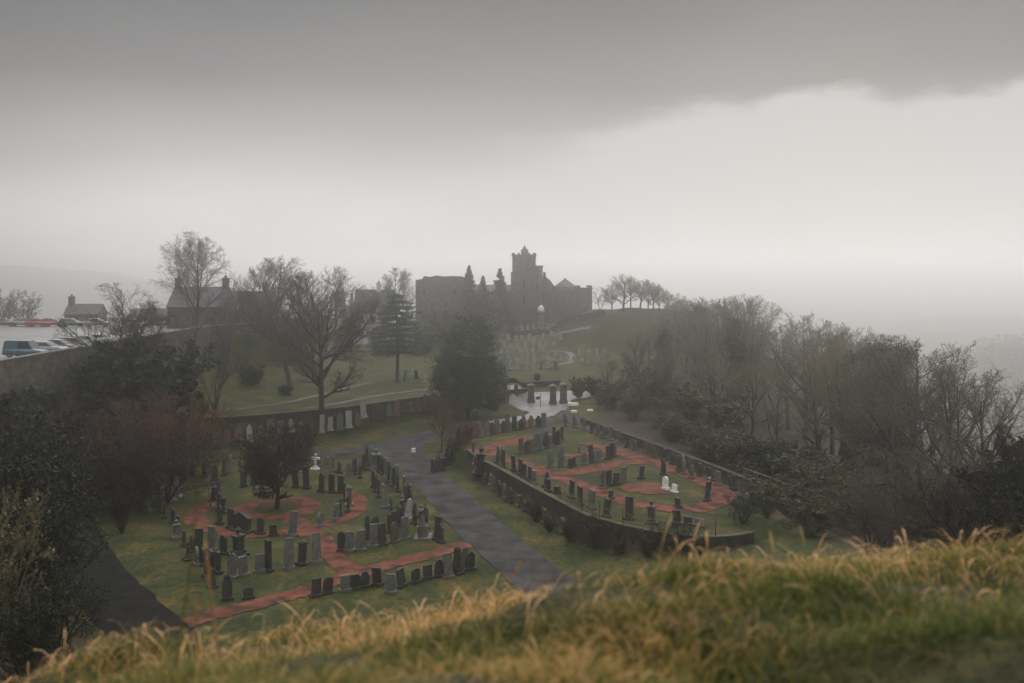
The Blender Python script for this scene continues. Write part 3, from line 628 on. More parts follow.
# hero trees on the upper lawn
L=ground_at(291,140); h=htop(291,140,257)
plant_tree('bare_tree','tall rounded bare tree, left one of the pair on upper lawn','tree',L,bare_proto(3,'bark_green','twig',h=h,trunk=.26,r0=.42,kids=(20,14,10,6),ang=(50,40,42,44),up=(.03,.05,.05,.03,.02),lean=(-.17,0),lead=.84,env=(.60,.41,.38)))
L=ground_at(322,117.5); h=htop(322,117.5,268)
plant_tree('bare_tree','broad bare tree with upswept limbs behind the retaining wall','tree',L,bare_proto(5,'bark_green','twig',h=h,trunk=.15,r0=.40,kids=(24,14,10,6),ang=(54,38,42,44),up=(.03,.06,.06,.03,.02),lead=.86,env=(.56,.45,.45)))
L=ground_at(193,131); h=htop(193,131,232)
plant_tree('birch_tree','tallest thin bare birch in front of the steep roofed house','tree',L,bare_proto(8,'bark','twig',h=h,trunk=.42,r0=.24,kids=(20,12,9,6),ang=(38,34,42,46),up=(.02,.06,.03,-.01,-.03),lean=(-.05,0),droop=.06,lead=.92,env=(.66,.35,.29),twig_r=.011))
L=ground_at(215,119); h=htop(215,119,300)
plant_tree('bare_tree','slender many stemmed bare tree beside the end of the wall','tree',L,bare_proto(13,'bark','twig',h=h,trunk=.22,spread=.30,r0=.13,kids=(10,9,7,5),ang=(30,34,40,42),stems=4,lean=(-.02,0)))
L=ground_at(118,101); h=htop(118,101,284)
plant_tree('bare_tree','low spreading bare tree against the car park wall','tree',L,bare_proto(17,'bark','twig_dark',h=h,trunk=.30,r0=.30,kids=(18,13,9,5),ang=(58,42,42,45),lead=.75,jit=(.08,.13,.18,.22,.25),env=(.58,.42,.40)))
L=(rc[0],rc[1],0); 
plant_tree('bare_tree','small dense bare tree in the middle of the red ring','tree',L,bare_proto(21,'bark','twig_dark',h=7.6,trunk=.20,r0=.24,kids=(20,14,10,6),ang=(58,44,45,48),lead=.75,jit=(.08,.13,.18,.22,.25),env=(.58,.44,.62)))
L=ground_at(400,196); h=htop(400,196,267)
plant_tree('bare_tree','pale misty bare tree behind the layered conifer','tree',L,bare_proto(23,'bark','twig',h=h,trunk=.35,r0=.30,kids=(16,12,8,5),ang=(42,36,40,42),lead=.88,env=(.62,.38,.28)))
L=ground_at(441,108); 
plant_tree('bare_tree','small thin brown bare tree at the grass corner','tree',L,bare_proto(27,'bark','twig_red',h=6.6,trunk=.25,r0=.10,kids=(16,11,8,5),ang=(46,38,40,42),twig_r=.010,lead=.85,env=(.60,.42,.42),lean=(.05,0)))
for px,d,yt,i_,lab in((226,158,298,0,'brownish bare tree left of the reddish roof'),(250,160,296,3,'brownish bare tree before the reddish roof'),(272,176,304,1,'pale bare tree behind the left lawn tree'),(352,182,306,2,'pale bare tree between the broad tree and white house'),(384,186,322,3,'low pale bare tree below the white house'),(148,162,300,4,'bare tree at the end of the car park')):
    LATE.append((px,d,yt,i_,lab))
# dense evergreen crowns
def crown_mesh(rng,C,Rr,n,leaf,m,perc=90,name='crown',gap=.25,flat=0):
    """clumps of small leaves through a set of ellipsoids (C centres, Rr radii)"""
    r=np.random.default_rng(rng); b=MB(); pts=[]
    vol=np.array([x[0]*x[1]*x[2] for x in Rr]); cnt=np.maximum(3,(n*vol/vol.sum()).astype(int))
    for c,rad,k in zip(C,Rr,cnt):
        d=r.normal(size=(k,3)); d/=np.linalg.norm(d,axis=1,keepdims=True)
        q=np.array(c)+d*np.array(rad)*(r.uniform(.30,1,(k,1))**.5)*r.uniform(.82,1.12,(k,1)); pts.append(q)
    K_=np.concatenate(pts); K_=K_[r.random(len(K_))>gap*.5]
    sz=np.mean(vol)**(1/3)*.15
    Lf=[k_+r.normal(size=(perc,3))*sz*np.array([1,1,.6 if not flat else .25])*r.uniform(.6,1.3) for k_ in K_]
    b.leaves(np.concatenate(Lf),leaf,r,flat); return b.mesh(name,M[m])
def trunk_mesh(h,r,m='bark',lean=(0,0),limbs=6,seed=1,reach=2.5):
    R=random.Random(seed); s=[]; p=np.array([0,0,-.4])
    for i in range(8):
        q=np.array([lean[0]*h*(i+1)/8+R.gauss(0,.03),lean[1]*h*(i+1)/8+R.gauss(0,.03),h*(i+1)/8]); s.append((*p,*q,r*(1-.1*i),r*(1-.1*(i+1)))); p=q
    for i in range(limbs):
        z=h*R.uniform(.35,.95); a=R.uniform(0,2*pi); k=reach*R.uniform(.6,1); s.append((lean[0]*z,lean[1]*z,z,k*cos(a),k*sin(a),z+k*.5,r*.3,r*.08))
    b=MB(); b.tubes(s,6); return b.mesh('trunk',M[m],True)
L=ground_at(468,126); h=htop(468,126,312)
plant_tree('evergreen_tree','round dense dark evergreen tree left of the gate','tree',L,
    [trunk_mesh(h*.6,.3,seed=3),crown_mesh(31,[(0,0,h*.66),(-1.6,0,h*.42),(1.8,0,h*.40),(2.6,0,h*.30),(-2.6,.5,h*.33),(.4,-.6,h*.80),(3.2,.3,h*.38),(-.8,0,h*.2),(1.5,0,h*.2)],[(4.0,4,h*.29),(3.3,3,h*.26),(3.4,3,h*.24),(3.2,3,h*.2),(2.8,2.5,h*.2),(2.7,2.6,h*.18),(2.4,2.2,h*.17),(3,3,h*.16),(3.2,3,h*.15)],620,.15,'leaf_ever',70)])
# layered conifer
L=ground_at(397,148); h=htop(397,148,290)
cr=[];rr=[];R_=random.Random(4); lims=[]
for i in range(11):
    f=i/10; z=h*(.34+.60*f); reach=(5.0*(1-f)**.5+.9)*R_.uniform(.85,1.1)
    for k in range(8 if f<.9 else 5):
        a=k*2*pi/8+R_.uniform(-.3,.3)+i*.7; q=reach*R_.uniform(.6,1.08); dz=R_.uniform(-.75,.6)
        lims.append((0,0,z-.2,q*cos(a)*.95,q*sin(a)*.95,z+dz*.6,.08,.02))
        for g_ in(.25,.45,.65,.85,1.0): cr.append((q*g_*cos(a),q*g_*sin(a),z+dz*g_*.6-.25*g_*g_)); rr.append((.85*(1.15-.35*g_),.85*(1.15-.35*g_),.15))
b=MB(); r=np.random.default_rng(5); Lf=[]
for c,q in zip(cr,rr): Lf.append(np.array(c)+r.normal(size=(75,3))*np.array(q)*np.array([.6,.6,.9]))
b.leaves(np.concatenate(Lf),.16,r,.5,.35); cm=b.mesh('crown',M['leaf_cedar'])
b=MB(); b.tubes([(0,0,-.4,.1,0,h*.3,.34,.28),(.1,0,h*.3,0,0,h*.7,.28,.17),(0,0,h*.7,0,0,h*.97,.17,.03)]+lims,6)
plant_tree('conifer_tree','layered dark conifer with a bare lower trunk','tree',L,[b.mesh('trunk',M['bark'],True),cm])
# conifers by the church
def spire_conifer(seed,h,w,m='leaf_green'):
    r=np.random.default_rng(seed); k=int(160); f=r.random(k)**.7; a=r.uniform(0,2*pi,k); rad=w*(1-f)**.8*r.uniform(.3,1,k)
    C=np.stack([rad*np.cos(a),rad*np.sin(a),h*(.12+.86*f)],1); b=MB()
    b.leaves(np.concatenate([c+r.normal(size=(45,3))*np.array([.5,.5,.35])*(1.08-f_)**.7 for c,f_ in zip(C,f)]),.24,r,.2); return b.mesh('crown',M[m])
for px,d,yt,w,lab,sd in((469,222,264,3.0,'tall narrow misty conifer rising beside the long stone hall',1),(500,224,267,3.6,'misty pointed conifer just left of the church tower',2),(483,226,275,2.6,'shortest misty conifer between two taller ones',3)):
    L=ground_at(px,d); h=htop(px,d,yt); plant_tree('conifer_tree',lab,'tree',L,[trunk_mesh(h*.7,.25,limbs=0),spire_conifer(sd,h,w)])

# wood on the right: prototypes, then individuals
WP=[]
for sd,kw in((41,dict(trunk=.26,kids=(15,10,8,5),ang=(46,38,40,44),r0=.30,lead=.86,env=(.60,.41,.34))),(42,dict(trunk=.20,kids=(16,10,8,5),ang=(52,40,42,44),r0=.32,lead=.86,env=(.58,.43,.40))),(43,dict(trunk=.34,kids=(14,10,8,5),ang=(42,36,40,44),r0=.26,lead=.88,env=(.64,.37,.30))),
             (44,dict(trunk=.16,spread=.40,kids=(9,9,7,5),ang=(40,36,42,44),r0=.18,stems=2)),(45,dict(trunk=.28,kids=(15,10,8,5),ang=(52,40,42,44),r0=.30,jit=(.06,.12,.16,.2,.22),lead=.84,env=(.60,.41,.42)))):
    t_,c_=bare(sd,15.0,**kw); WP.append((t_,c_))
def wp(i,bm,tm):
    k=('w',i,bm,tm)
    if k not in _cache: _cache[k]=(tree_mesh(WP[i][0],'trunk',M[bm]),tree_mesh(WP[i][1],'crown',M[tm]))
    return _cache[k]
def wood_tree(px,d,yt,i,label,bm='bark',tm='twig_grey',rz=None,wide=1.0,cat='tree',name='bare_tree',zb=None,group='bare trees of the wood on the slope'):
    L=ground_at(px,d); 
    if zb is not None: L=(L[0],L[1],zb)
    h=CZ-(yt-HY)*d/F-L[2]; s=h/15.0
    return plant_tree(name,label,cat,L,wp(i,bm,tm),random.uniform(0,6.28) if rz is None else rz,(s*wide,s*wide,s),group)
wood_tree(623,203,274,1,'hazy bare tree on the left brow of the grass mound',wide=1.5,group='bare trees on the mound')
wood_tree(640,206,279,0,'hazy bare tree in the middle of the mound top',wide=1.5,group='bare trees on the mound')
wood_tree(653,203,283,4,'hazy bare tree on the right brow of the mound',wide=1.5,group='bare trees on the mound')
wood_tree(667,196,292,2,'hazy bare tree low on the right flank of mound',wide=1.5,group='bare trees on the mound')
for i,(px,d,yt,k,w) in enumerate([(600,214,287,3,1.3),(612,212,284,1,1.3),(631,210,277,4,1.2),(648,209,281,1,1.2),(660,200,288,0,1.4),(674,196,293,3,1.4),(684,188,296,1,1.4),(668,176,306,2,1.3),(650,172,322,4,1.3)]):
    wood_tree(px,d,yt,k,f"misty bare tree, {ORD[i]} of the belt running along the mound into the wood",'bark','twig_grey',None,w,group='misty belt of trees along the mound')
for q in LATE: wood_tree(*q,bm='bark',tm='twig',group='bare trees before the houses')
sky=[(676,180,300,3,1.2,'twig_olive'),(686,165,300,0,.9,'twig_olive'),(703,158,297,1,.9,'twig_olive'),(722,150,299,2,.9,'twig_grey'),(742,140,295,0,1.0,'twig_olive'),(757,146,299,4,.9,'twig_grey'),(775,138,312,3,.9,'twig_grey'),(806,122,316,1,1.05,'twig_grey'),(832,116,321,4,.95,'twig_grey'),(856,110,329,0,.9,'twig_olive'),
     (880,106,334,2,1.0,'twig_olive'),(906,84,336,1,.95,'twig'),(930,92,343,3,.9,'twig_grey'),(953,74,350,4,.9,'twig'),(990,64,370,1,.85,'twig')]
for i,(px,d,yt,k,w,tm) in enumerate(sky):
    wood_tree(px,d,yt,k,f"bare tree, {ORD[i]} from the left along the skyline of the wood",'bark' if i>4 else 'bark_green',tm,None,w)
und=[(712,138,312,1,'twig_grey'),(747,130,318,4,'twig_olive'),(788,126,324,0,'twig_grey'),(820,112,330,2,'twig_olive'),(843,104,336,4,'twig_grey'),(868,98,345,1,'twig_olive'),(893,92,346,2,'twig_grey'),(607,140,352,3,'twig_olive'),(638,139,335,1,'twig'),(668,136,345,4,'twig_olive'),(700,134,340,0,'twig_olive'),(716,122,350,1,'twig_olive'),(752,112,360,4,'twig_olive'),(776,108,365,3,'twig_olive'),
     (818,98,378,1,'twig_olive'),(866,90,376,4,'twig_olive'),(612,152,360,2,'twig')]
for i,(px,d,yt,k,tm) in enumerate(und):
    wood_tree(px,d,yt,k,f"lower bare tree, {ORD[i]} from the left within the wood",'bark_green',tm,None,random.uniform(.85,1.15),group='lower bare trees within the wood')
# ivy-clad and evergreen masses within the wood
def ivy(h,w,seed,m='leaf_olive',n=260,leaf=.15):
    r=np.random.default_rng(seed); f=r.random(n); a=r.uniform(0,2*pi,n); wv=w*(.55+.45*np.sin(f*9+seed)**2)*(1-f*.45)
    C=np.stack([wv*np.cos(a)*r.uniform(.3,1,n),wv*np.sin(a)*r.uniform(.3,1,n),h*f],1); b=MB()
    b.leaves(np.concatenate([c+r.normal(size=(60,3))*.42 for c in C]),leaf,r); return b.mesh('ivy',M[m])
def ivy_tree(px,d,ybase,ytop,ivytop,w,label,k,m='leaf_olive',sd=1,ws=.8):
    L=ground_at(px,d); h=CZ-(ytop-HY)*d/F-L[2]; s=h/15.; hi=CZ-(ivytop-HY)*d/F-L[2]
    t=plant_tree('ivy_clad_tree',label,'tree',L,wp(k,'bark_green','twig_olive'),1.3*sd,(s*ws,s*ws,s)); o=link('ivy',ivy(hi/s,w/s,sd,m),t)
ivy_tree(735,132,430,296,322,2.0,'bare tree with a thick dark column of ivy on the skyline',0,'leaf_olive',1)
ivy_tree(889,92,500,336,348,3.6,'broad olive tree choked with ivy to its top',1,'leaf_olive',2,1.0)
ivy_tree(858,98,500,332,355,2.6,'narrower olive ivy covered tree left of the broad one',3,'leaf_olive',3,.9)
ivy_tree(664,146,430,318,332,2.4,'hazy ivy covered tree below the mound',2,'leaf_olive',4,.9)
ivy_tree(702,160,400,300,308,2.6,'faint olive ivy covered tree on the left skyline of wood',0,'leaf_olive',5,.9)

# shrubs
SP=[]
for sd,kw in((61,dict(stems=7,r0=.045,trunk=.1,spread=.42,kids=(7,6,5,3),ang=(36,38,42,45),twig_r=.008)),(62,dict(stems=9,r0=.04,trunk=.1,spread=.36,kids=(6,6,5,3),ang=(30,38,42,45),twig_r=.008)),(63,dict(stems=6,r0=.05,trunk=.08,spread=.55,kids=(8,6,5,3),ang=(50,44,44,45),twig_r=.008,up=(-.02,.05,.03,.02,.0)))):
    SP.append(bare(sd,4.0,**kw))
def shrub(px,d,hh,i,tm,label,wide=1.2,leafm=None,nl=1500,leaf=.09,group=None,z=None,name='bare_shrub',x=None):
    loc=ground_at(px,d) if x is None else (x,d,hz(x,d)-.1)
    if z is not None: loc=(loc[0],loc[1],z)
    if hh>100: hw=wide; t_=CZ-(hh-HY)*d/F-loc[2]; hh=max(1.5,t_); wide=hw*min(2.2,max(1,4.5/hh))
    k=('s',i,tm)
    if k not in _cache: _cache[k]=(tree_mesh(SP[i][0],'stem',M[tm],5),tree_mesh(SP[i][1],'twigs',M[tm],4))
    s=hh/4.0; t=thing(name,label,'shrub',loc,random.uniform(0,6.28),group,(s*wide,s*wide,s))
    link('stem',_cache[k][0],t); link('twigs',_cache[k][1],t)
    if leafm:
        kk=('l',i,leafm,nl,leaf)
        if kk not in _cache:
            S=np.array(SP[i][1]); r=np.random.default_rng(i+5); q=S[r.integers(0,len(S),nl)]; w=q[:,6]<.03
            C=q[:,3:6]+r.normal(size=(nl,3))*.06; b=MB(); b.leaves(C,leaf,r); _cache[kk]=b.mesh('foliage',M[leafm])
        link('foliage',_cache[kk],t)
    return t
for q in [(96,84,402,0,'twig_red','large rust brown twiggy shrub, left of the three beyond the drive'),(140,88,394,1,'twig_red','large orange brown twiggy shrub in the middle beyond the drive'),(182,93,400,0,'twig_red','rust brown twiggy shrub nearest the retaining wall'),
          (62,80,398,2,'twig_dark','large dark twiggy shrub below the car park wall'),(20,78,394,0,'twig_dark','dark twiggy shrub at the left edge of the photo'),(120,80,424,2,'twig_dark','dark low tangled shrub beside the drive'),(165,84,428,2,'twig_dark','dark tangled shrub at the left of the graves')]:
    shrub(*q,wide=1.5)
shrub(140,91,387,0,'twig_red','tallest orange twigged shrub behind the tangle',1.2)
shrub(208,104,402,1,'twig_red','small rust shrub at the left end of the retaining wall',1.3)
shrub(196,112,378,1,'twig_olive','golden olive shrub at the edge of the upper lawn',1.4,'leaf_gold',700,.07,name='leafy_shrub')
for q in [(124,99,338,0,'dense dark evergreen bush under the low spreading tree',1.05),(92,98,372,1,'dark evergreen bush hiding the lower car park wall',1.0),(148,106,346,2,'dark evergreen bush right of the low spreading tree',1.1),(52,92,396,1,'black green bush at the foot of the car park wall',1.6),(14,86,390,0,'black green bush at the far left of the wall',1.6)]:
    shrub(q[0],q[1],q[2],q[3],'twig_dark',q[4],q[5],'leaf_dark',9000,.13,name='evergreen_bush')
for q in [(2,52,404,0,'shade-dark bramble thicket in the lower left corner'),(36,50,500,2,'shade-dark bramble thicket beside the drive bottom'),(8,44,470,1,'nearest dark bramble thicket on the left hillside'),(18,62,405,2,'dark bramble thicket above the lower left corner'),(60,46,575,2,'low dark bramble at the foot of the hillside'),(30,38,575,0,'low dark bramble just behind the hill grass')]:
    shrub(*q[:4],'twig_dark',q[4],1.0,'leaf_dark',5000,.05,name='bramble_thicket')  # shade of the left hillside is put into the near-black twigs and leaves
for i,(px,py) in enumerate([(545,530),(566,540),(590,548),(615,556),(642,560),(668,562),(694,564),(530,519),(738,546),(762,540)]):
    p_=P(px,py,.3); shrub(0,p_[1],1.5+.5*(i%3),i%3,'twig_dark',f"low dark bramble, {ORD[i]} counted below the terrace railing wall",1.3,'leaf_dark',2500,.06,group='brambles below the terrace wall',name='bramble',x=p_[0]+.4)
for q in [(60,64,470,0,'tall near-black bare shrub added to darken the drive'),(92,76,458,1,'near-black bare shrub added to overhang and darken the drive'),(28,58,455,2,'dark bare shrub left of the drive'),(122,74,478,0,'dark bare shrub added to darken the near left of the ring lawn'),(140,82,462,1,'dark bare shrub added to darken the left edge of the ring lawn')]: shrub(*q[:4],'twig_dark',q[4],.8)  # shrubs added in near-black to darken the drive and lawn edge
shrub(-6,40,490,1,'twig_olive','yellow green leafy shrub at the left edge',.8,'leaf_gold',900,.06,name='leafy_shrub')
shrub(466,103,2.6,0,'twig_red','rounded rust coloured shrub beside the terrace wall',1.3,'leaf_rust',2500,.08,name='leafy_shrub')
shrub(457,101,1.9,2,'twig_red','low brown shrub at the foot of the terrace corner',1.3,'leaf_rust',1500,.08,name='leafy_shrub')
shrub(578,138,3.2,0,'twig_red','rust coloured hedge bush right of the gate piers',1.2,'leaf_rust',4000,.12,name='hedge_bush')
shrub(592,139,3.0,1,'twig_red','second rust coloured hedge bush toward the wood',1.4,'leaf_rust',4000,.12,name='hedge_bush')
shrub(537,153,1.5,0,'twig_dark','small dark bush on the verge above the gate',1.2,'leaf_dark',2500,.12,name='evergreen_bush')
# under the wood, front
for i,(px,d,hh,k,tm,lm) in enumerate([(610,128,3.6,0,'twig_olive','leaf_olive'),(632,120,3.2,1,'twig','leaf_olive'),(655,113,3.0,2,'twig',None),(676,106,3.2,0,'twig','leaf_olive'),(697,101,3.4,1,'twig','leaf_green'),(718,97,3.6,2,'twig_dark','leaf_green'),(738,93,4.0,0,'twig','leaf_green'),(760,90,4.4,1,'twig','leaf_green'),(782,86,4.6,2,'twig_dark','leaf_dark'),
        (802,82,4.8,0,'twig','leaf_green'),(824,78,4.4,1,'twig','leaf_green'),(846,74,4.0,2,'twig','leaf_olive'),(868,70,4.2,0,'twig','leaf_olive'),(775,76,3.0,2,'twig','leaf_green'),(812,68,3.2,0,'twig','leaf_green'),(648,128,5,1,'twig_olive','leaf_olive'),(690,118,5,0,'twig','leaf_olive'),(724,108,5.5,1,'twig_dark','leaf_green'),(618,135,3,0,'twig_olive','leaf_olive'),(640,127,3,1,'twig_olive','leaf_olive'),(598,142,2.6,2,'twig',None),(660,120,3.2,0,'twig','leaf_olive'),(627,146,4.2,1,'twig_olive',None),(651,139,4.4,2,'twig_olive','leaf_olive'),(673,129,4.2,0,'twig',None),(692,126,4.4,1,'twig_olive','leaf_olive'),(604,132,2.0,2,'twig','leaf_olive'),(633,118,1.8,0,'twig',None),(668,108,2.0,1,'twig','leaf_olive'),(705,97,2.2,2,'twig',None),(745,86,2.4,0,'twig','leaf_olive')]):
    shrub(px,d,hh,k,tm,f"shrub in the undergrowth, {ORD[i]} counted along the front edge of the wood",1.5,lm,4500 if lm else 0,.10,group='shrubs along the front edge of the wood',name='undergrowth_shrub')
for i,(px,d,hh,k,tm) in enumerate([(885,60,450,1,'twig'),(905,52,462,0,'twig'),(930,46,470,1,'twig'),(962,44,455,1,'twig'),(985,38,470,2,'twig_dark'),(870,56,470,2,'twig'),(940,56,440,2,'twig')]):
    shrub(px,d,hh,k,tm,f"bare thorny thicket, {ORD[i]} counted above the hill grass on the right",1.25,group='bare thickets above the hill grass',name='bare_shrub')
shrub(1018,46,455,0,'twig_dark','dark evergreen bush at the right edge of the photo',1.0,'leaf_dark',7000,.10,name='evergreen_bush')
shrub(1042,40,450,2,'twig_dark','dark evergreen bush just past the right edge',1.2,'leaf_dark',7000,.10,name='evergreen_bush')
wood_tree(957,44,440,3,'thin dark leaning sapling above the hill grass, left one','bark','twig_dark',.4,.7,name='sapling',group='saplings above the hill grass')
wood_tree(1003,40,425,2,'thin dark leaning sapling above the hill grass, right one','bark','twig_dark',2.4,.7,name='sapling',group='saplings above the hill grass')
# behind the upper lawn and car park
for i,(px,d,hh,k,tm,lm,lab) in enumerate([(236,162,6.5,0,'twig_red',None,'brown twiggy shrub at back of upper lawn'),(262,172,6,1,'twig',None,'grey twiggy shrub behind the pair of bare trees'),(345,176,5,0,'twig',None,'grey twiggy shrub right of the broad bare tree'),(378,182,6,1,'twig',None,'misty twiggy shrub below the white house'),(425,188,6,0,'twig','leaf_green','misty green bush below the long stone hall'),
    (440,200,8,1,'twig','leaf_olive','taller misty bush before the long stone hall'),(488,205,6,0,'twig','leaf_green','misty bush under the church'),(512,212,6,1,'twig',None,'misty twiggy bush below the tower'),(458,210,7,0,'twig','leaf_green','misty bush between hall and tower'),(24,168,6.2,0,'twig',None,'large rounded bare shrub behind the far parked cars'),(6,170,6.5,1,'twig',None,'bare shrub behind far cars at left edge'),(252,140,3.2,2,'twig_dark','leaf_dark','dark low bush on the upper lawn'),
    (285,133,1.6,2,'twig_dark','leaf_dark','small dark bush at foot of the left bare tree')]):
    shrub(px,d,hh,k,tm,lab,1.3 if i!=9 else 1.6,lm,3000,.16,z=(12 if px<30 else None))
# far woods beyond the river
b=MB(); r=np.random.default_rng(9); C=[]
for i in range(700):
    d=r.uniform(690,860); px=r.uniform(985,1280); x=(px-512)/F*d; C.append(np.array([x,d,-57+r.uniform(2,16)])+r.normal(size=(26,3))*[6,5,3.2])
b.leaves(np.concatenate(C),2.6,r); tag(b.build('distant_wood',M['leaf_olive']),kind='stuff')

# ------------------------------------------------------------------ buildings
def chimney(parent,x,y,z0,z1,m,s=.9):
    b=MB(); b.box((x,y,(z0+z1)/2),(s,s*1.3,z1-z0)); b.box((x,y,z1+.08),(s+.2,s*1.3+.2,.16)); o=b.build('chimney',m,parent)
    p=MB()
    for k in(-.3,.3): p.lathe([(.14,z1+.16),(.11,z1+.6)],8,(x,y+k*s,0))
    p.build('chimney_pot',M['slate_red'],o)
def windows(parent,spots,w,h,fm=None):
    for x,y,z,ax in spots:                        # ax: outward direction ('-y','+x')
        fr=MB(); pn=MB()
        if ax=='-y': 
            for dx,dz,sx,sz in((0,h/2,w+.16,.1),(0,-h/2,w+.26,.12),(-w/2,0,.1,h),(w/2,0,.1,h),(0,0,w-.1,.06)): fr.box((x+dx,y-.03,z+dz),(sx,.12,sz))
            pn.box((x,y-.012,z),(w-.08,.05,h-.08))
        else:
            for dy,dz,sy,sz in((0,h/2,w+.16,.1),(0,-h/2,w+.26,.12),(-w/2,0,.1,h),(w/2,0,.1,h),(0,0,w-.1,.06)): fr.box((x+.03,y+dy,z+dz),(.12,sy,sz))
            pn.box((x+.012,y,z),(.05,w-.08,h-.08))
        o=fr.build('window',fm or M['coping'],parent); pn.build('pane',M['window'],o)
def house(label,px,d,w,l,eave,ridge,wm,rm,chim=(-1,1),rz=0,z0=None,wins=(),cat='house',name='house',door=None):
    """ridge runs along x; w along x, l along y; front faces -y"""
    loc=ground_at(px,d); z=z0 if z0 is not None else loc[2]
    t=thing(name,label,cat,(loc[0],d+l/2,z),rz)
    b=MB(); b.box((0,0,eave/2-.5),(w,l,eave+1)); 
    for s in(-1,1): b.prism([(s*w/2-(.15),0),(s*w/2+.15,0),(s*w/2+.15,.01),(s*w/2-.15,.01)],-.1,.1)
    V=[(-w/2,-l/2,eave),(-w/2,l/2,eave),(-w/2,0,ridge-.05),(w/2,-l/2,eave),(w/2,l/2,eave),(w/2,0,ridge-.05)]
    b.add(V,[(0,2,1),(3,4,5)]); b.build('wall',wm,t)
    r_=MB(); o=.3
    for s in(-1,1):
        e=s*(l/2+o); ze=eave-o*(ridge-eave)/(l/2)
        r_.add([(-w/2-o*.5,e,ze),(w/2+o*.5,e,ze),(w/2+o*.5,0,ridge),(-w/2-o*.5,0,ridge),(-w/2-o*.5,e,ze+.16),(w/2+o*.5,e,ze+.16),(w/2+o*.5,0,ridge+.16),(-w/2-o*.5,0,ridge+.16)],[(0,1,2,3),(7,6,5,4),(0,4,5,1),(1,5,6,2),(0,3,7,4)])
    ro=r_.build('roof',rm,t)
    for s in chim: chimney(ro,s*(w/2-.5),0,ridge-.4,ridge+1.5,wm)
    windows(t,[(x,-l/2,z_,'-y') for x,z_ in wins],1.0,1.4)
    if door is not None: 
        q=MB(); q.box((door,-l/2-.02,1.05),(1.0,.1,2.1)); q.build('door',M['timber'],t)
    return t
house('steep roofed dark house with a chimney on each gable',193,152,9.0,9,6.5,13.2-5.2+1.6,M['harl_dark'],M['slate'],(-1,1),.06,z0=9.2,wins=((-3,4),(0,4),(3,4),(-3,1.4),(3,1.4)),door=0)
house('reddish roofed house half hidden behind the bare trees',239,168,9,7,6.5,9.6,M['harl_dark'],M['slate_red'],(1,),0,z0=8.2,wins=((-2.5,4),(2.5,4),(-2.5,1.4),(2.5,1.4)),door=0)
house('white walled house with grey roof and one chimney, in mist',373,200,8.5,7,6.8,11.4,M['harl'],M['slate'],(.2,),0,z0=6.2,wins=((-2.6,5),(0,5),(2.6,5),(-2.6,2),(2.6,2)),door=0)
house('small stone cottage with end chimney beyond the car park',80,182,6.5,5,2.6,4.4,M['rubble'],M['slate'],(-1,),.1,z0=10.6,wins=((-2,1.8),(2,1.8)),door=0)
house('low slate roofed shed beyond the parked cars',150,178,9,6,2.6,4.2,M['rubble'],M['slate'],(),0,z0=10.0,wins=((-2,1.7),(2,1.7)),door=.2)
# church
def crenel(b,x0,x1,y0,y1,z,h=.55,w=.6,gap=.55,t=.35):
    for (a,c,fixed,axis) in((x0,x1,y0,'x'),(x0,x1,y1,'x'),(y0,y1,x0,'y'),(y0,y1,x1,'y')):
        n=max(2,int((c-a)/(w+gap))); st=(c-a-w)/(n-1) if n>1 else 0
        for i in range(n):
            q=a+w/2+i*st
            b.box((q,fixed,z+h/2) if axis=='x' else (fixed,q,z+h/2),(w,t,h) if axis=='x' else (t,w,h))
d=232; zc=hz(*WT(524,d)); loc=(*WT(524,d),zc)
ch=thing('church','misty stone church with a square battlemented tower and spirelet','church',loc,0)
def Zp(py): return CZ-(py-HY)*d/F-zc
def Xp(px): return (px-524)/F*d
tw=Xp(536)-Xp(512.5)
b=MB(); b.box((0,tw/2,Zp(255)/2-1),(tw,tw,Zp(255)+2)); b.box((-.1,tw/2,Zp(272)/2-1),(tw+.5,tw+.5,Zp(272)+2)); 
for s in(-1,1): b.box((s*(tw/2+.2),-.35,Zp(290)/2-1),(.9,1.1,Zp(290)+2),0,.85)
tower=b.build('tower',M['ashlar'],ch)
b=MB(); b.box((0,tw/2,Zp(255.5)),(tw+.3,tw+.3,.5)); crenel(b,-tw/2+.05,tw/2-.05,.05,tw-.05,Zp(255.5)+.25,.42,.62,.40,.3); b.build('parapet',M['ashlar'],tower)
b=MB(); b.box((.2,tw/2+.5,Zp(252.5)),(1.9,1.9,1.6)); b.lathe([(1.05,Zp(250.5)),(.5,Zp(248)),(.12,Zp(245.5)),(.05,Zp(244))],8,(.2,tw/2+.5,0)); b.build('spirelet',M['ashlar'],tower)
b=MB(); b.lathe([(1.1,-2),(1.1,Zp(267)),(1.25,Zp(267)),(1.25,Zp(265.5))],8,(tw/2+.7,1.0,0)); b.build('stair_turret',M['ashlar'],tower)
windows(tower,[(-.9,0,Zp(262),'-y'),(1.1,0,Zp(262),'-y'),(0,-.5,Zp(284),'-y'),(0,-.5,Zp(300),'-y')],.8,2.2)
x0,x1=Xp(466),Xp(512)
b=MB(); b.box(((x0+x1)/2,5,Zp(292)/2-1),(x1-x0,9,Zp(292)+2)); 
for i in range(5): xx=x0+(x1-x0)*(i+.3)/5; b.box((xx,.2,Zp(298)/2-1),(.7,1.2,Zp(298)+2),0,.8)
b.build('nave',M['ashlar'],ch)
b=MB(); b.loft([[(x,.3,Zp(292)+.02),(x,9.7,Zp(292)+.02),(x,5,Zp(285))] for x in(x0-.2,x1+.1)]); b.build('roof',M['slate'],ch)
windows(ch,[(x0+(x1-x0)*(i+.8)/5,.5,Zp(306),'-y') for i in range(4)],.9,2.4)
x0,x1=Xp(540.5),Xp(558)
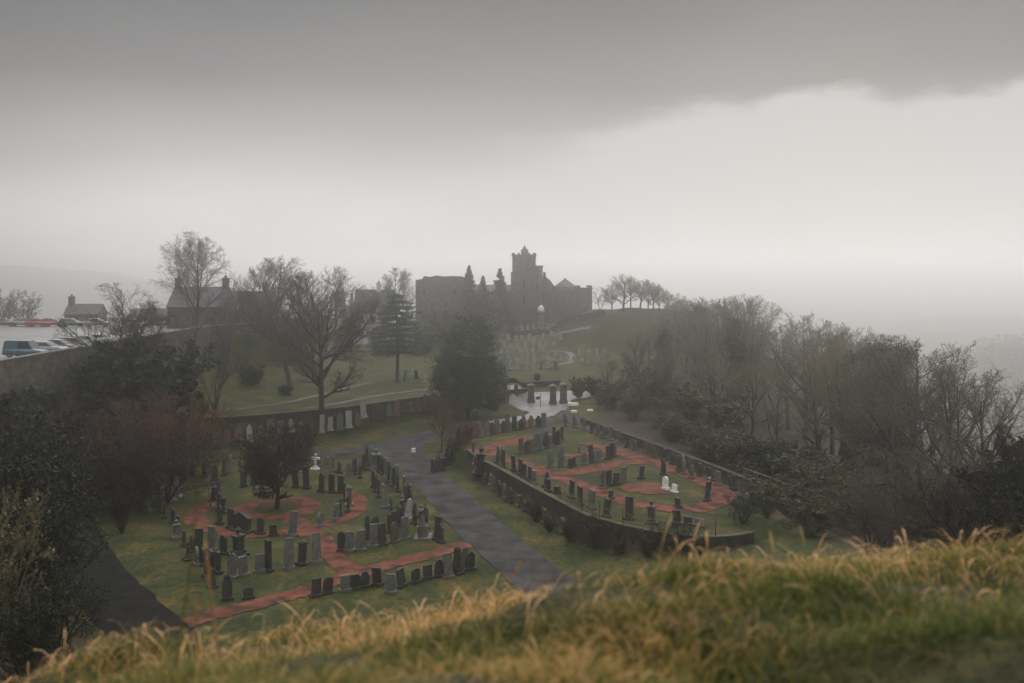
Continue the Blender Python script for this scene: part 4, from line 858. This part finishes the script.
b=MB(); b.box(((x0+x1)/2,6,Zp(291)/2-1),(x1-x0,8,Zp(291)+2)); b.prism([(x0,Zp(291)),(x1,Zp(291)),(Xp(551),Zp(281)),(Xp(546.5),Zp(277)),(Xp(545.8),Zp(272)),(Xp(543.6),Zp(272)),(Xp(543),Zp(279)),(x0,Zp(280))],2,3); b.build('transept',M['ashlar'],ch)
x0,x1=Xp(558),Xp(577)
b=MB(); b.box(((x0+x1)/2,6,Zp(290)/2-1),(x1-x0,7,Zp(290)+2)); b.loft([[(Xp(566.5)+3.2*cos(a)*k,6+3.2*sin(a)*k,z) for a in np.linspace(0,2*pi,9)[:-1]] for k,z in((1,Zp(290)-.1),(.95,Zp(287)),(.12,Zp(279.5)),(.03,Zp(278)))]); b.build('apse',M['ashlar'],ch)
x0,x1=Xp(577.5),Xp(593)
b=MB(); b.box(((x0+x1)/2,6,Zp(288)/2-1),(x1-x0,7,Zp(288)+2)); crenel(b,x0+.2,x1-.2,2.7,9.3,Zp(288),.6,.7,.6); b.build('choir_end',M['ashlar'],ch)
# long stone hall on the left
d=226; zc=hz(*WT(440,d)); 
ha=thing('ruined_hall','long misty roofless stone hall left of the church','building',(*WT(440,d),zc),0)
def Zh(py): return CZ-(py-HY)*d/F-zc
def Xh(px): return (px-440)/F*d
x0,x1=Xh(415.5),Xh(468); b=MB()
b.prism([(x0,-2),(x1,-2),(x1,Zh(280)),(Xh(462),Zh(276.5)),(Xh(452),Zh(276)),(Xh(444),Zh(276.5)),(Xh(436),Zh(275.5)),(Xh(430),Zh(277)),(Xh(424),Zh(276)),(Xh(422),Zh(279)),(x0,Zh(280))],0,1.2); b.box((x0+.6,5.2,Zh(282)/2-1),(1.2,8,Zh(282)+2)); b.box((x1-.6,5.2,Zh(283)/2-1),(1.2,8,Zh(283)+2)); b.box(((x0+x1)/2,9.6,Zh(280)/2-1),(x1-x0,1,Zh(280)+2)); b.build('wall',M['ashlar'],ha)
windows(ha,[(Xh(p_),0,Zh(q_),'-y') for q_,p_ in((292,424),(292,455),(305,432),(305,446))],.8,1.5)
# distant steeples
for px,d,yt,yb,w,lab in((340,290,279,300,1.5,'thin dark steeple above the broad bare tree'),(352,300,289,304,.8,'small faint spire right of the dark steeple')):
    p=WT(px,d); zt=CZ-(yt-HY)*d/F; zb=hz(p[0],p[1]); t=thing('steeple',lab,'steeple',(p[0],p[1],zb))
    b=MB(); hh=zt-zb; b.box((0,0,hh*.35-1),(2*w,2*w,hh*.7+2)); b.box((0,0,hh*.70+.15),(2*w+.6,2*w+.6,.3)); b.build('tower',M['ashlar'],t)
    b=MB(); b.lathe([(w*.95,hh*.7+.3),(w*.9,hh*.76),(w*.45,hh*.82),(w*.4,hh*.88),(.1,hh*.97),(.04,hh)],8); b.build('spire',M['slate'],t)
# white domed monument and long low building by the churchyard top
d=226; p=WT(541,d); zb=hz(*p); t=thing('domed_monument','small pale glazed monument with a rounded dome','monument',(*p,zb))
k=CZ-(305-HY)*d/F-zb
b=MB(); b.lathe([(1.0,-.3),(1.0,k*.25),(.8,k*.28),(.8,k*.62),(.95,k*.66)],8); b.build('pedestal',M['coping'],t)
b=MB(); b.lathe([(.85,k*.66),(.85,k*.8),(.7,k*.9),(.35,k*.97),(.03,k)],12); b.build('dome',M['dome_white'],t,True)

# ------------------------------------------------------------------ cars
def car_mesh(kind,pm):
    van=kind=='van'; hr=1.85 if van else 1.47; hw=.88
    body=MB()
    prof=[(-2.12,.32),(-2.14,.62),(-2.06,.92),(-1.2,.95),(.95,.95),(1.75,.82),(2.08,.68),(2.15,.45),(2.05,.28),(1.55,.26),(-1.6,.26)]
    rings=[]
    for y,ins in((-hw,.05),(-hw*.93,0),(0,-.0),(hw*.93,0),(hw,.05)):
        rings.append([(x*(1-ins*.35),y,z-(ins*.6 if z>.8 else 0)+(ins*.5 if z<.4 else 0)) for x,z in prof])
    body.loft(rings)
    cab=[(-2.08,.9),(-1.98,hr-.12),(-1.75,hr),(.55,hr-.02),(1.15,.93)] if van else ([(-2.05,.9),(-1.72,1.34),(-1.35,hr),(.05,hr-.01),(.95,.93)] if kind=='hatch' else [(-1.75,.93),(-1.15,hr-.06),(-.75,hr),(.1,hr-.01),(.98,.93)])
    def wy(z): return hw*.95-(z-.9)*(.22 if van else .36)
    cb=MB(); n=len(cab)
    cb.add([(x,-wy(z),z) for x,z in cab]+[(x,wy(z),z) for x,z in cab],[tuple(range(n)),tuple(range(2*n-1,n-1,-1))]+[(i,n+i,n+i+1,i+1) for i in range(n-1)])
    gl=[]
    zt=hr-.16; cxm=sum(c[0] for c in cab)/n
    xs0=np.interp(1.0,[cab[0][1],cab[1][1]],[cab[0][0],cab[1][0]])+.14; xb=np.interp(zt,[cab[1][1]-.3,cab[2][1]],[cab[1][0],cab[2][0]])+.12
    xf=np.interp(zt,[cab[-1][1],cab[-2][1]],[cab[-1][0],cab[-2][0]])-.10; xff=np.interp(1.0,[cab[-1][1],cab[-2][1]],[cab[-1][0],cab[-2][0]])-.14
    xm=(xb+xf)/2
    sw=[]
    for s in(-1,1):
        for a,b_,c,d_ in(((xs0,1.0),(xm-.04,1.0),(xm-.04,zt),(xb,zt)),((xm+.04,1.0),(xff,1.0),(xf,zt),(xm+.04,zt))):
            if van and a[0]<xm-.1: continue
            q_=MB(); q_.add([(x,s*(wy(z)+.012),z) for x,z in(a,b_,c,d_)][::s],[(0,1,2,3)]); sw.append(('side_window',q_.mesh('side_window',M['glass'])))
    ws=MB()
    (xa,za),(xc,zc_)=cab[-1],cab[-2]
    q=lambda t:(xa+(xc-xa)*t+.012,za+(zc_-za)*t+.012)
    for t0,t1 in((.1,.92),): ws.add([(q(t0)[0],-wy(q(t0)[1])+.08,q(t0)[1]),(q(t0)[0],wy(q(t0)[1])-.08,q(t0)[1]),(q(t1)[0],wy(q(t1)[1])-.06,q(t1)[1]),(q(t1)[0],-wy(q(t1)[1])+.06,q(t1)[1])],[(0,1,2,3)])
    rw=MB(); (xa2,za2),(xc2,zc2)=cab[0],cab[1]
    rw.add([(xa2+(xc2-xa2)*t-.014,s*(wy(1.1)-.1),za2+(zc2-za2)*t) for t,s in((.2,1),(.2,-1),(.9,-1),(.9,1))],[(0,1,2,3)])
    out=[('body',body.mesh('body',pm,True)),('cabin',cb.mesh('cabin',pm)),*sw,('windscreen',ws.mesh('windscreen',M['glass'])),('rear_window',rw.mesh('rear_window',M['glass']))]
    return out
def wheel_parts():
    if 'tyre' not in _cache:
        b=MB(); b.loft([[(r*cos(a),y,r*sin(a)) for r,y in((.2,-.09),(.31,-.10),(.33,-.06),(.33,.06),(.31,.10),(.2,.09))] for a in np.linspace(0,2*pi,17)],cap=False); _cache['tyre']=b.mesh('tyre',M['rubber'],True)
        b=MB(); b.loft([[(.2*cos(a),y,.2*sin(a)) for a in np.linspace(0,2*pi,13)[:-1]] for y in(-.075,.075)]); _cache['rim']=b.mesh('rim',M['alloy'])
        b=MB(); b.box((0,0,0),(.10,.34,.14)); _cache['lampm']=b.mesh('headlight',M['lamp'])
    return _cache['tyre'],_cache['rim'],_cache['lampm']
_pc={}
def car(kind,colr,label,px,d,rz,zoff=12.06,x=None):
    if colr not in _pc: _pc[colr]=paint('car_paint',colr)
    k=('car',kind,colr)
    if k not in _cache: _cache[k]=car_mesh(kind,_pc[colr])
    loc=(x if x is not None else WT(px,d)[0],d,zoff)
    t=thing('parked_van' if kind=='van' else 'parked_car',label,'van' if kind=='van' else 'car',loc,rz,'vehicles parked in the car park')
    for n,me in _cache[k]: link(n,me,t)
    ty,ri,la=wheel_parts()
    for sx in(-1.32,1.36):
        for sy in(-.78,.78): w=link('wheel',ty,t,(sx,sy,.33)); link('rim',ri,w)
    for sy in(-.6,.6): link('headlight',la,t,(2.05,sy,.66))
BLUE=(.006,.06,.10);SIL=(.17,.18,.19);BLK=(.012,.012,.013);DKG=(.012,.03,.025);RED=(.20,.010,.012);WHT=(.60,.60,.60);DBL=(.02,.03,.05)
nx=WX-2.9
car('van',BLUE,'blue panel van parked against the stone wall',0,99.0,0,x=nx-.5)
car('hatch',SIL,'silver hatchback next to the blue van',0,102.6,.02,x=nx)
car('saloon',BLK,'black saloon, second past the blue van',0,105.6,-.02,x=nx)
car('hatch',DKG,'dark green hatchback parked behind the black saloon',0,109.2,0,x=nx)
car('saloon',SIL,'silver saloon at the far end of wall row',0,112.6,.02,x=nx)
car('hatch',WHT,'white hatchback half hidden behind the low spreading tree',0,116.4,0,x=nx)
far=[(4,'hatch',DKG,'dark green car, leftmost of the far row'),(23,'saloon',SIL,'silver car between dark green and red ones'),(39,'hatch',RED,'red hatchback in the far row, left red one'),(51,'saloon',RED,'red saloon in the far row, right red one'),(72,'hatch',DKG,'dark green car right of the red ones, far row'),(97,'saloon',SIL,'silver car behind the low spreading tree, far row'),(137,'hatch',WHT,'white car seen through bare branches, far row'),(160,'saloon',DBL,'dark blue car at right end of far row')]
for i,(px,k,c,lab) in enumerate(far): car(k,c,lab,px,158+(i%2)*1.2-i*.3,.35 if i%2 else .15)
# lean tall grass in front
# ------------------------------------------------------------------ foreground hill and its grass
def drop(x,y):
    s=np.log1p(np.exp((y-5.2)*2.2))/2.2
    return 1.75-.108*x+.19*(y-5)+.42*s+.028*np.clip(-x,0,9)**2
def hill_z(x,y):
    hum=.13*np.sin(x*1.9+.6*np.sin(y*2.1))*np.sin(y*1.7+.5+.7*np.sin(x*1.3))+.06*np.sin(x*4.3+1+np.sin(y*2.3))*np.sin(y*4.9+np.sin(x*1.7))
    return CZ-drop(x,y)+hum
hx=np.arange(-9.5,9.51,.1); hy=np.arange(-3.5,10.51,.1); HX,HYY=np.meshgrid(hx,hy)
M['hill_soil']=mat('hill_thatch',(.018,.018,.008),(.075,.058,.022),5,.95,.5,30,c3=(.035,.034,.012))
hill=grid_mesh(HX,HYY,hill_z(HX,HYY)).build('hillside',M['hill_soil'],smooth=True); tag(hill,kind='structure')
def smoothnoise(x,y,sd):
    r=np.random.default_rng(sd); out=np.zeros_like(x)
    for k in range(6):
        f=r.uniform(.6,2.6); a=r.uniform(0,2*pi); out+=np.sin(f*(x*cos(a)+y*sin(a))*2+r.uniform(0,6.28))
    return out/3
def grass(n,seed,lo,hi,w0,straw_bias,curl,region,cl=0.0,y_of=None):
    r=np.random.default_rng(seed); x0,x1,y0,y1=region
    k=int(n*2.2); x=r.uniform(x0,x1,k); y=r.uniform(y0,y1,k)
    dens=smoothnoise(x*1.7,y*1.7,3); keep=(r.random(k)<np.clip(.60+.60*dens,.22,1))&(np.abs(x)<.72*y+1.3); x,y,dens=x[keep][:n],y[keep][:n],dens[keep][:n]; n=len(x)
    z=hill_z(x,y)-.02
    hgt=r.uniform(lo,hi,n)*np.clip(1+.40*dens,.6,1.4)
    S=6; t=np.linspace(0,1,S+1)
    clump=smoothnoise(x*.9,y*.9,5)*2.2; a=clump+r.normal(0,1.5,n)+.6; lean=r.uniform(.15,.75,n)*hgt; bend=curl*r.uniform(.4,1.3,n)
    # arc: heading bends from near vertical over by 'bend' radians
    th0=lean/hgt*.6; step=hgt/S
    px_=np.zeros((n,S+1)); pz=np.zeros((n,S+1))
    for i in range(S):
        th=th0+bend*((i+.5)/S)**1.6
        px_[:,i+1]=px_[:,i]+np.sin(th)*step; pz[:,i+1]=pz[:,i]+np.cos(th)*step
    cxn=np.cos(a)[:,None]; sxn=np.sin(a)[:,None]
    Pt=np.stack([x[:,None]+px_*cxn,y[:,None]+px_*sxn,z[:,None]+pz],-1)
    fa=r.uniform(0,2*pi,n); side=np.stack([np.cos(fa),np.sin(fa),np.zeros(n)],-1)[:,None]
    w=(w0*r.uniform(.6,1.4,n))[:,None,None]*(cl*np.clip((t-.55)/.2,0,1)*np.clip((1.05-t)/.2,0,1)+(1-t**2.2*.93) if cl else (1-t**2.2*.93))[None,:,None]
    V=np.concatenate([Pt-side*w,Pt+side*w],1)      # n, 2(S+1), 3
    m=S+1; I=np.arange(n)[:,None]*2*m
    Fc=np.concatenate([np.concatenate([I+i,I+i+1,I+m+i+1,I+m+i],1) for i in range(S)],0)
    crest=np.clip((y-3.9)/1.1,0,1)
    patch=smoothnoise(x*.8,y*.8,9)
    tone=np.clip(straw_bias+.31*crest+.32*patch+r.normal(0,.27,n)-.07*np.clip(x,0,3),0,1)
    tipc=np.clip(tone[:,None]+(t[None]-.45)*.55,0,1)
    return V.reshape(-1,3),Fc,np.concatenate([tipc,tipc],1).reshape(-1)
def grass_mat():
    m=mat('grass_blades',(.1,.1,.05),rough=.6); nt=m.node_tree; N=nt.nodes; L=nt.links; b=N['Principled BSDF']
    at=N.new('ShaderNodeAttribute'); at.attribute_name='tone'; r=N.new('ShaderNodeValToRGB'); e=r.color_ramp.elements
    e[0].position=0;e[0].color=(.050,.066,.012,1); e[1].position=1;e[1].color=(.78,.47,.22,1)
    for p_,c in((.25,(.125,.150,.024)),(.5,(.30,.235,.055)),(.72,(.52,.325,.115))): q=e.new(p_); q.color=(*c,1)
    L.new(at.outputs['Fac'],r.inputs['Fac']); L.new(r.outputs['Color'],b.inputs['Base Color'])
    tr=N.new('ShaderNodeBsdfTranslucent'); L.new(r.outputs['Color'],tr.inputs['Color']); mx=N.new('ShaderNodeMixShader'); mx.inputs[0].default_value=.45
    L.new(b.outputs[0],mx.inputs[1]); L.new(tr.outputs[0],mx.inputs[2]); L.new(mx.outputs[0],N['Material Output'].inputs['Surface']); return m
M['grass']=grass_mat()
gb=MB(); tones=[]
REG=(-6.5,6.5,1.3,8.8)
for args in((70000,1,.05,.15,.0029,.12,2.0,REG,0),(26000,2,.07,.19,.0025,.26,1.7,REG,0),(3000,3,.15,.30,.0021,.85,2.3,(-6.5,6.5,3.6,8.8),1.8),(9000,4,.05,.15,.0055,.10,2.5,REG,0),(3500,5,.08,.20,.0034,.62,3.0,REG,0),(16000,6,.05,.14,.0026,.10,2.0,(-2.8,2.8,1.2,3.6),0)):
    V,Fc,tn=grass(*args); gb.add(V,Fc); tones.append(tn)
go=gb.build('hill_grass',M['grass']); tag(go,kind='stuff'); a=go.data.attributes.new('tone','FLOAT','POINT'); a.data.foreach_set('value',np.concatenate(tones).astype(np.float32))
# individual tall stalks
def stalk(label,b0,b1,d,bow,r_,tone,head=False):
    p0=np.array(PD(*b0,d)); p1=np.array(PD(*b1,d-.1)); gz=hill_z(p0[0],p0[1]); p0[2]=min(p0[2],gz) if p0[2]>gz-.6 else p0[2]
    ts=np.linspace(0,1,12); pts=[p0+(p1-p0)*t_+np.array([bow*sin(pi*t_),0,bow*.4*sin(pi*t_)]) for t_ in ts]
    t=thing('grass_stalk',label,'grass stalk',tuple(pts[0])); o=pts[0]
    b=MB(); b.tubes([(*(pts[i]-o),*(pts[i+1]-o),r_*(1-.05*i),r_*(1-.05*(i+1))) for i in range(11)],5); b.build('stem',M['straw'] if tone else M['stem_green'],t)
    if head:
        r=np.random.default_rng(int(b0[0])); q=MB(); C=[pts[-1]-o+(pts[-4]-pts[-1])*r.random()+r.normal(0,.004,3) for _ in range(60)]; q.leaves(np.array(C),.010,r,0,.35); q.build('seed_head',M['straw'],t)
M['straw']=mat('straw',(.30,.17,.06),(.45,.28,.12),8,.7); M['stem_green']=mat('green_stem',(.10,.095,.02),(.16,.14,.035),8,.7)
stalk('tall olive stalk leaning right, furthest left of tall ones',(168,640),(199,462),3.6,.02,.006,0)
stalk('thick straw stalk leaning left in front of the graves',(226,640),(206,545),3.8,-.01,.007,1,True)
stalk('short upright golden stalk beside the thick leaning one',(194,650),(198,596),3.8,0,.005,1,True)
stalk('pale straw stalk arching over the end of the road',(500,610),(522,562),4.4,-.06,.004,1,True)
stalk('hooked straw stalk arching over the dark gravestones',(452,620),(480,578),4.3,-.10,.004,1,True)

# ------------------------------------------------------------------ air, sky, light, camera
b=MB(); b.box((0,2500,-6),(10400,6600,118)); hzo=b.build('haze',None); hzo.data.materials.clear(); tag(hzo,kind='stuff')
hm=bpy.data.materials.new('haze_air'); hm.use_nodes=True; nt=hm.node_tree; nt.nodes.remove(nt.nodes['Principled BSDF'])
pv=nt.nodes.new('ShaderNodeVolumePrincipled'); pv.inputs['Color'].default_value=(1.0,1.0,1.0,1); pv.inputs['Density'].default_value=.0016; pv.inputs['Anisotropy'].default_value=.88
nt.links.new(pv.outputs[0],nt.nodes['Material Output'].inputs['Volume']); hzo.data.materials.append(hm)

SUN_AZ,SUN_EL=radians(20),radians(17)             # azimuth measured from +Y towards +X
w=bpy.data.worlds.new('World'); scene.world=w; w.use_nodes=True; nt=w.node_tree; N=nt.nodes; L=nt.links
bg=N['Background']; bg.inputs['Strength'].default_value=.10
sky_=N.new('ShaderNodeTexSky'); sky_.sky_type='NISHITA'; sky_.sun_disc=False; sky_.sun_elevation=SUN_EL; sky_.sun_rotation=SUN_AZ
tc=N.new('ShaderNodeTexCoord'); sp=N.new('ShaderNodeSeparateXYZ'); L.new(tc.outputs['Generated'],sp.inputs[0])
def math_(op,a,b_=None,c=None):
    n=N.new('ShaderNodeMath'); n.operation=op
    for i,v in enumerate((a,b_,c)):
        if v is None: continue
        if isinstance(v,(int,float)): n.inputs[i].default_value=v
        else: L.new(v,n.inputs[i])
    return n.outputs[0]
def mapr(v,a,b_,c,d_,t='SMOOTHSTEP'):
    n=N.new('ShaderNodeMapRange'); n.interpolation_type=t
    for i,q in enumerate((a,b_,c,d_)):
        if isinstance(q,(int,float)): n.inputs[i+1].default_value=q
        else: L.new(q,n.inputs[i+1])
    L.new(v,n.inputs[0]); return n.outputs[0]
el=math_('ARCSINE',sp.outputs['Z']); azn=math_('ARCTAN2',sp.outputs['X'],sp.outputs['Y'])
def ramp(v,pts):
    r=N.new('ShaderNodeValToRGB'); e=r.color_ramp.elements
    e[0].position=pts[0][0]; e[0].color=(pts[0][1],)*3+(1,); e[1].position=pts[-1][0]; e[1].color=(pts[-1][1],)*3+(1,)
    for p_,c in pts[1:-1]: q=e.new(p_); q.color=(c,c,c,1)
    L.new(v,r.inputs[0]); return r.outputs[0]
u=mapr(azn,-.6,.6,0,1,'LINEAR')
edge=ramp(u,[(0,.035),(.28,.055),(.42,.09),(.54,.128),(.60,.165),(.73,.187),(.88,.178),(1,.19)])
wid=ramp(u,[(0,.13),(.3,.11),(.42,.075),(.54,.035),(.62,.016),(1,.012)])
ns=N.new('ShaderNodeTexNoise'); ns.inputs['Scale'].default_value=9; ns.inputs['Detail'].default_value=7; ns.inputs['Roughness'].default_value=.55
mp=N.new('ShaderNodeMapping'); mp.inputs['Scale'].default_value=(1,1,2.6); L.new(tc.outputs['Generated'],mp.inputs[0]); L.new(mp.outputs[0],ns.inputs[0])
nz=math_('MULTIPLY_ADD',ns.outputs['Fac'],.085,-.0425)
tt=math_('DIVIDE',math_('SUBTRACT',math_('ADD',el,nz),edge),wid)
mask=mapr(tt,-1,1,0,1)
ns2=N.new('ShaderNodeTexNoise'); ns2.inputs['Scale'].default_value=2.2; ns2.inputs['Detail'].default_value=5; mp2=N.new('ShaderNodeMapping'); mp2.inputs['Scale'].default_value=(1,1,3.5); L.new(tc.outputs['Generated'],mp2.inputs[0]); L.new(mp2.outputs[0],ns2.inputs[0])
dark=ramp(mapr(el,0,1.0,0,1,'LINEAR'),[(0,8.5),(.06,6.6),(.12,3.7),(.2,1.75),(.30,.95),(.45,2.4),(.62,9.0),(1,16.0)])
dark=math_('MULTIPLY',dark,math_('MULTIPLY_ADD',ns2.outputs['Fac'],.8,.60))
bright=mapr(azn,-.5,.15,4.2,4.5)
val=N.new('ShaderNodeMix'); L.new(mask,val.inputs[0]); L.new(bright,val.inputs[2]); L.new(dark,val.inputs[3])
back=mapr(math_('ABSOLUTE',azn),.9,2.4,1,1.15)
tint=N.new('ShaderNodeMix'); tint.data_type='RGBA'; tint.blend_type='MULTIPLY'; tint.inputs[0].default_value=1
cc=N.new('ShaderNodeCombineColor'); 
vv=math_('MULTIPLY',val.outputs[0],back)
for i in range(3): L.new(vv,cc.inputs[i])
L.new(cc.outputs[0],tint.inputs[6]); tint.inputs[7].default_value=(1.0,.968,.952,1)
mx=N.new('ShaderNodeMix'); mx.data_type='RGBA'; mx.inputs[0].default_value=.985; L.new(sky_.outputs[0],mx.inputs[6]); L.new(tint.outputs[2],mx.inputs[7]); L.new(mx.outputs[2],bg.inputs['Color'])

sl=bpy.data.lights.new('sun','SUN'); sl.energy=1.5; sl.angle=radians(95); sl.color=(1,.99,.985)
so=bpy.data.objects.new('sun',sl); col.objects.link(so)
from mathutils import Vector
dirv=Vector((sin(SUN_AZ)*cos(SUN_EL),cos(SUN_AZ)*cos(SUN_EL),sin(SUN_EL))); so.rotation_euler=dirv.to_track_quat('Z','Y').to_euler()

cam=bpy.data.cameras.new('camera'); co=bpy.data.objects.new('camera',cam); col.objects.link(co); scene.camera=co
co.location=(0,0,CZ); co.rotation_euler=(radians(90),0,0)
cam.sensor_width=36; cam.lens=36*F/1024; cam.shift_y=-(341.5-HY)/1024; cam.clip_start=.05; cam.clip_end=12000
cam.dof.use_dof=True; cam.dof.focus_distance=95; cam.dof.aperture_fstop=1.4

vs=scene.view_settings; vs.view_transform='Standard'; vs.look='None'; vs.exposure=.1; vs.gamma=1
scene.render.engine='CYCLES'; cy=scene.cycles
cy.use_denoising=True; cy.max_bounces=6; cy.diffuse_bounces=2; cy.glossy_bounces=2; cy.transmission_bounces=2; cy.volume_bounces=4; cy.transparent_max_bounces=4
cy.use_adaptive_sampling=True; cy.adaptive_threshold=.02
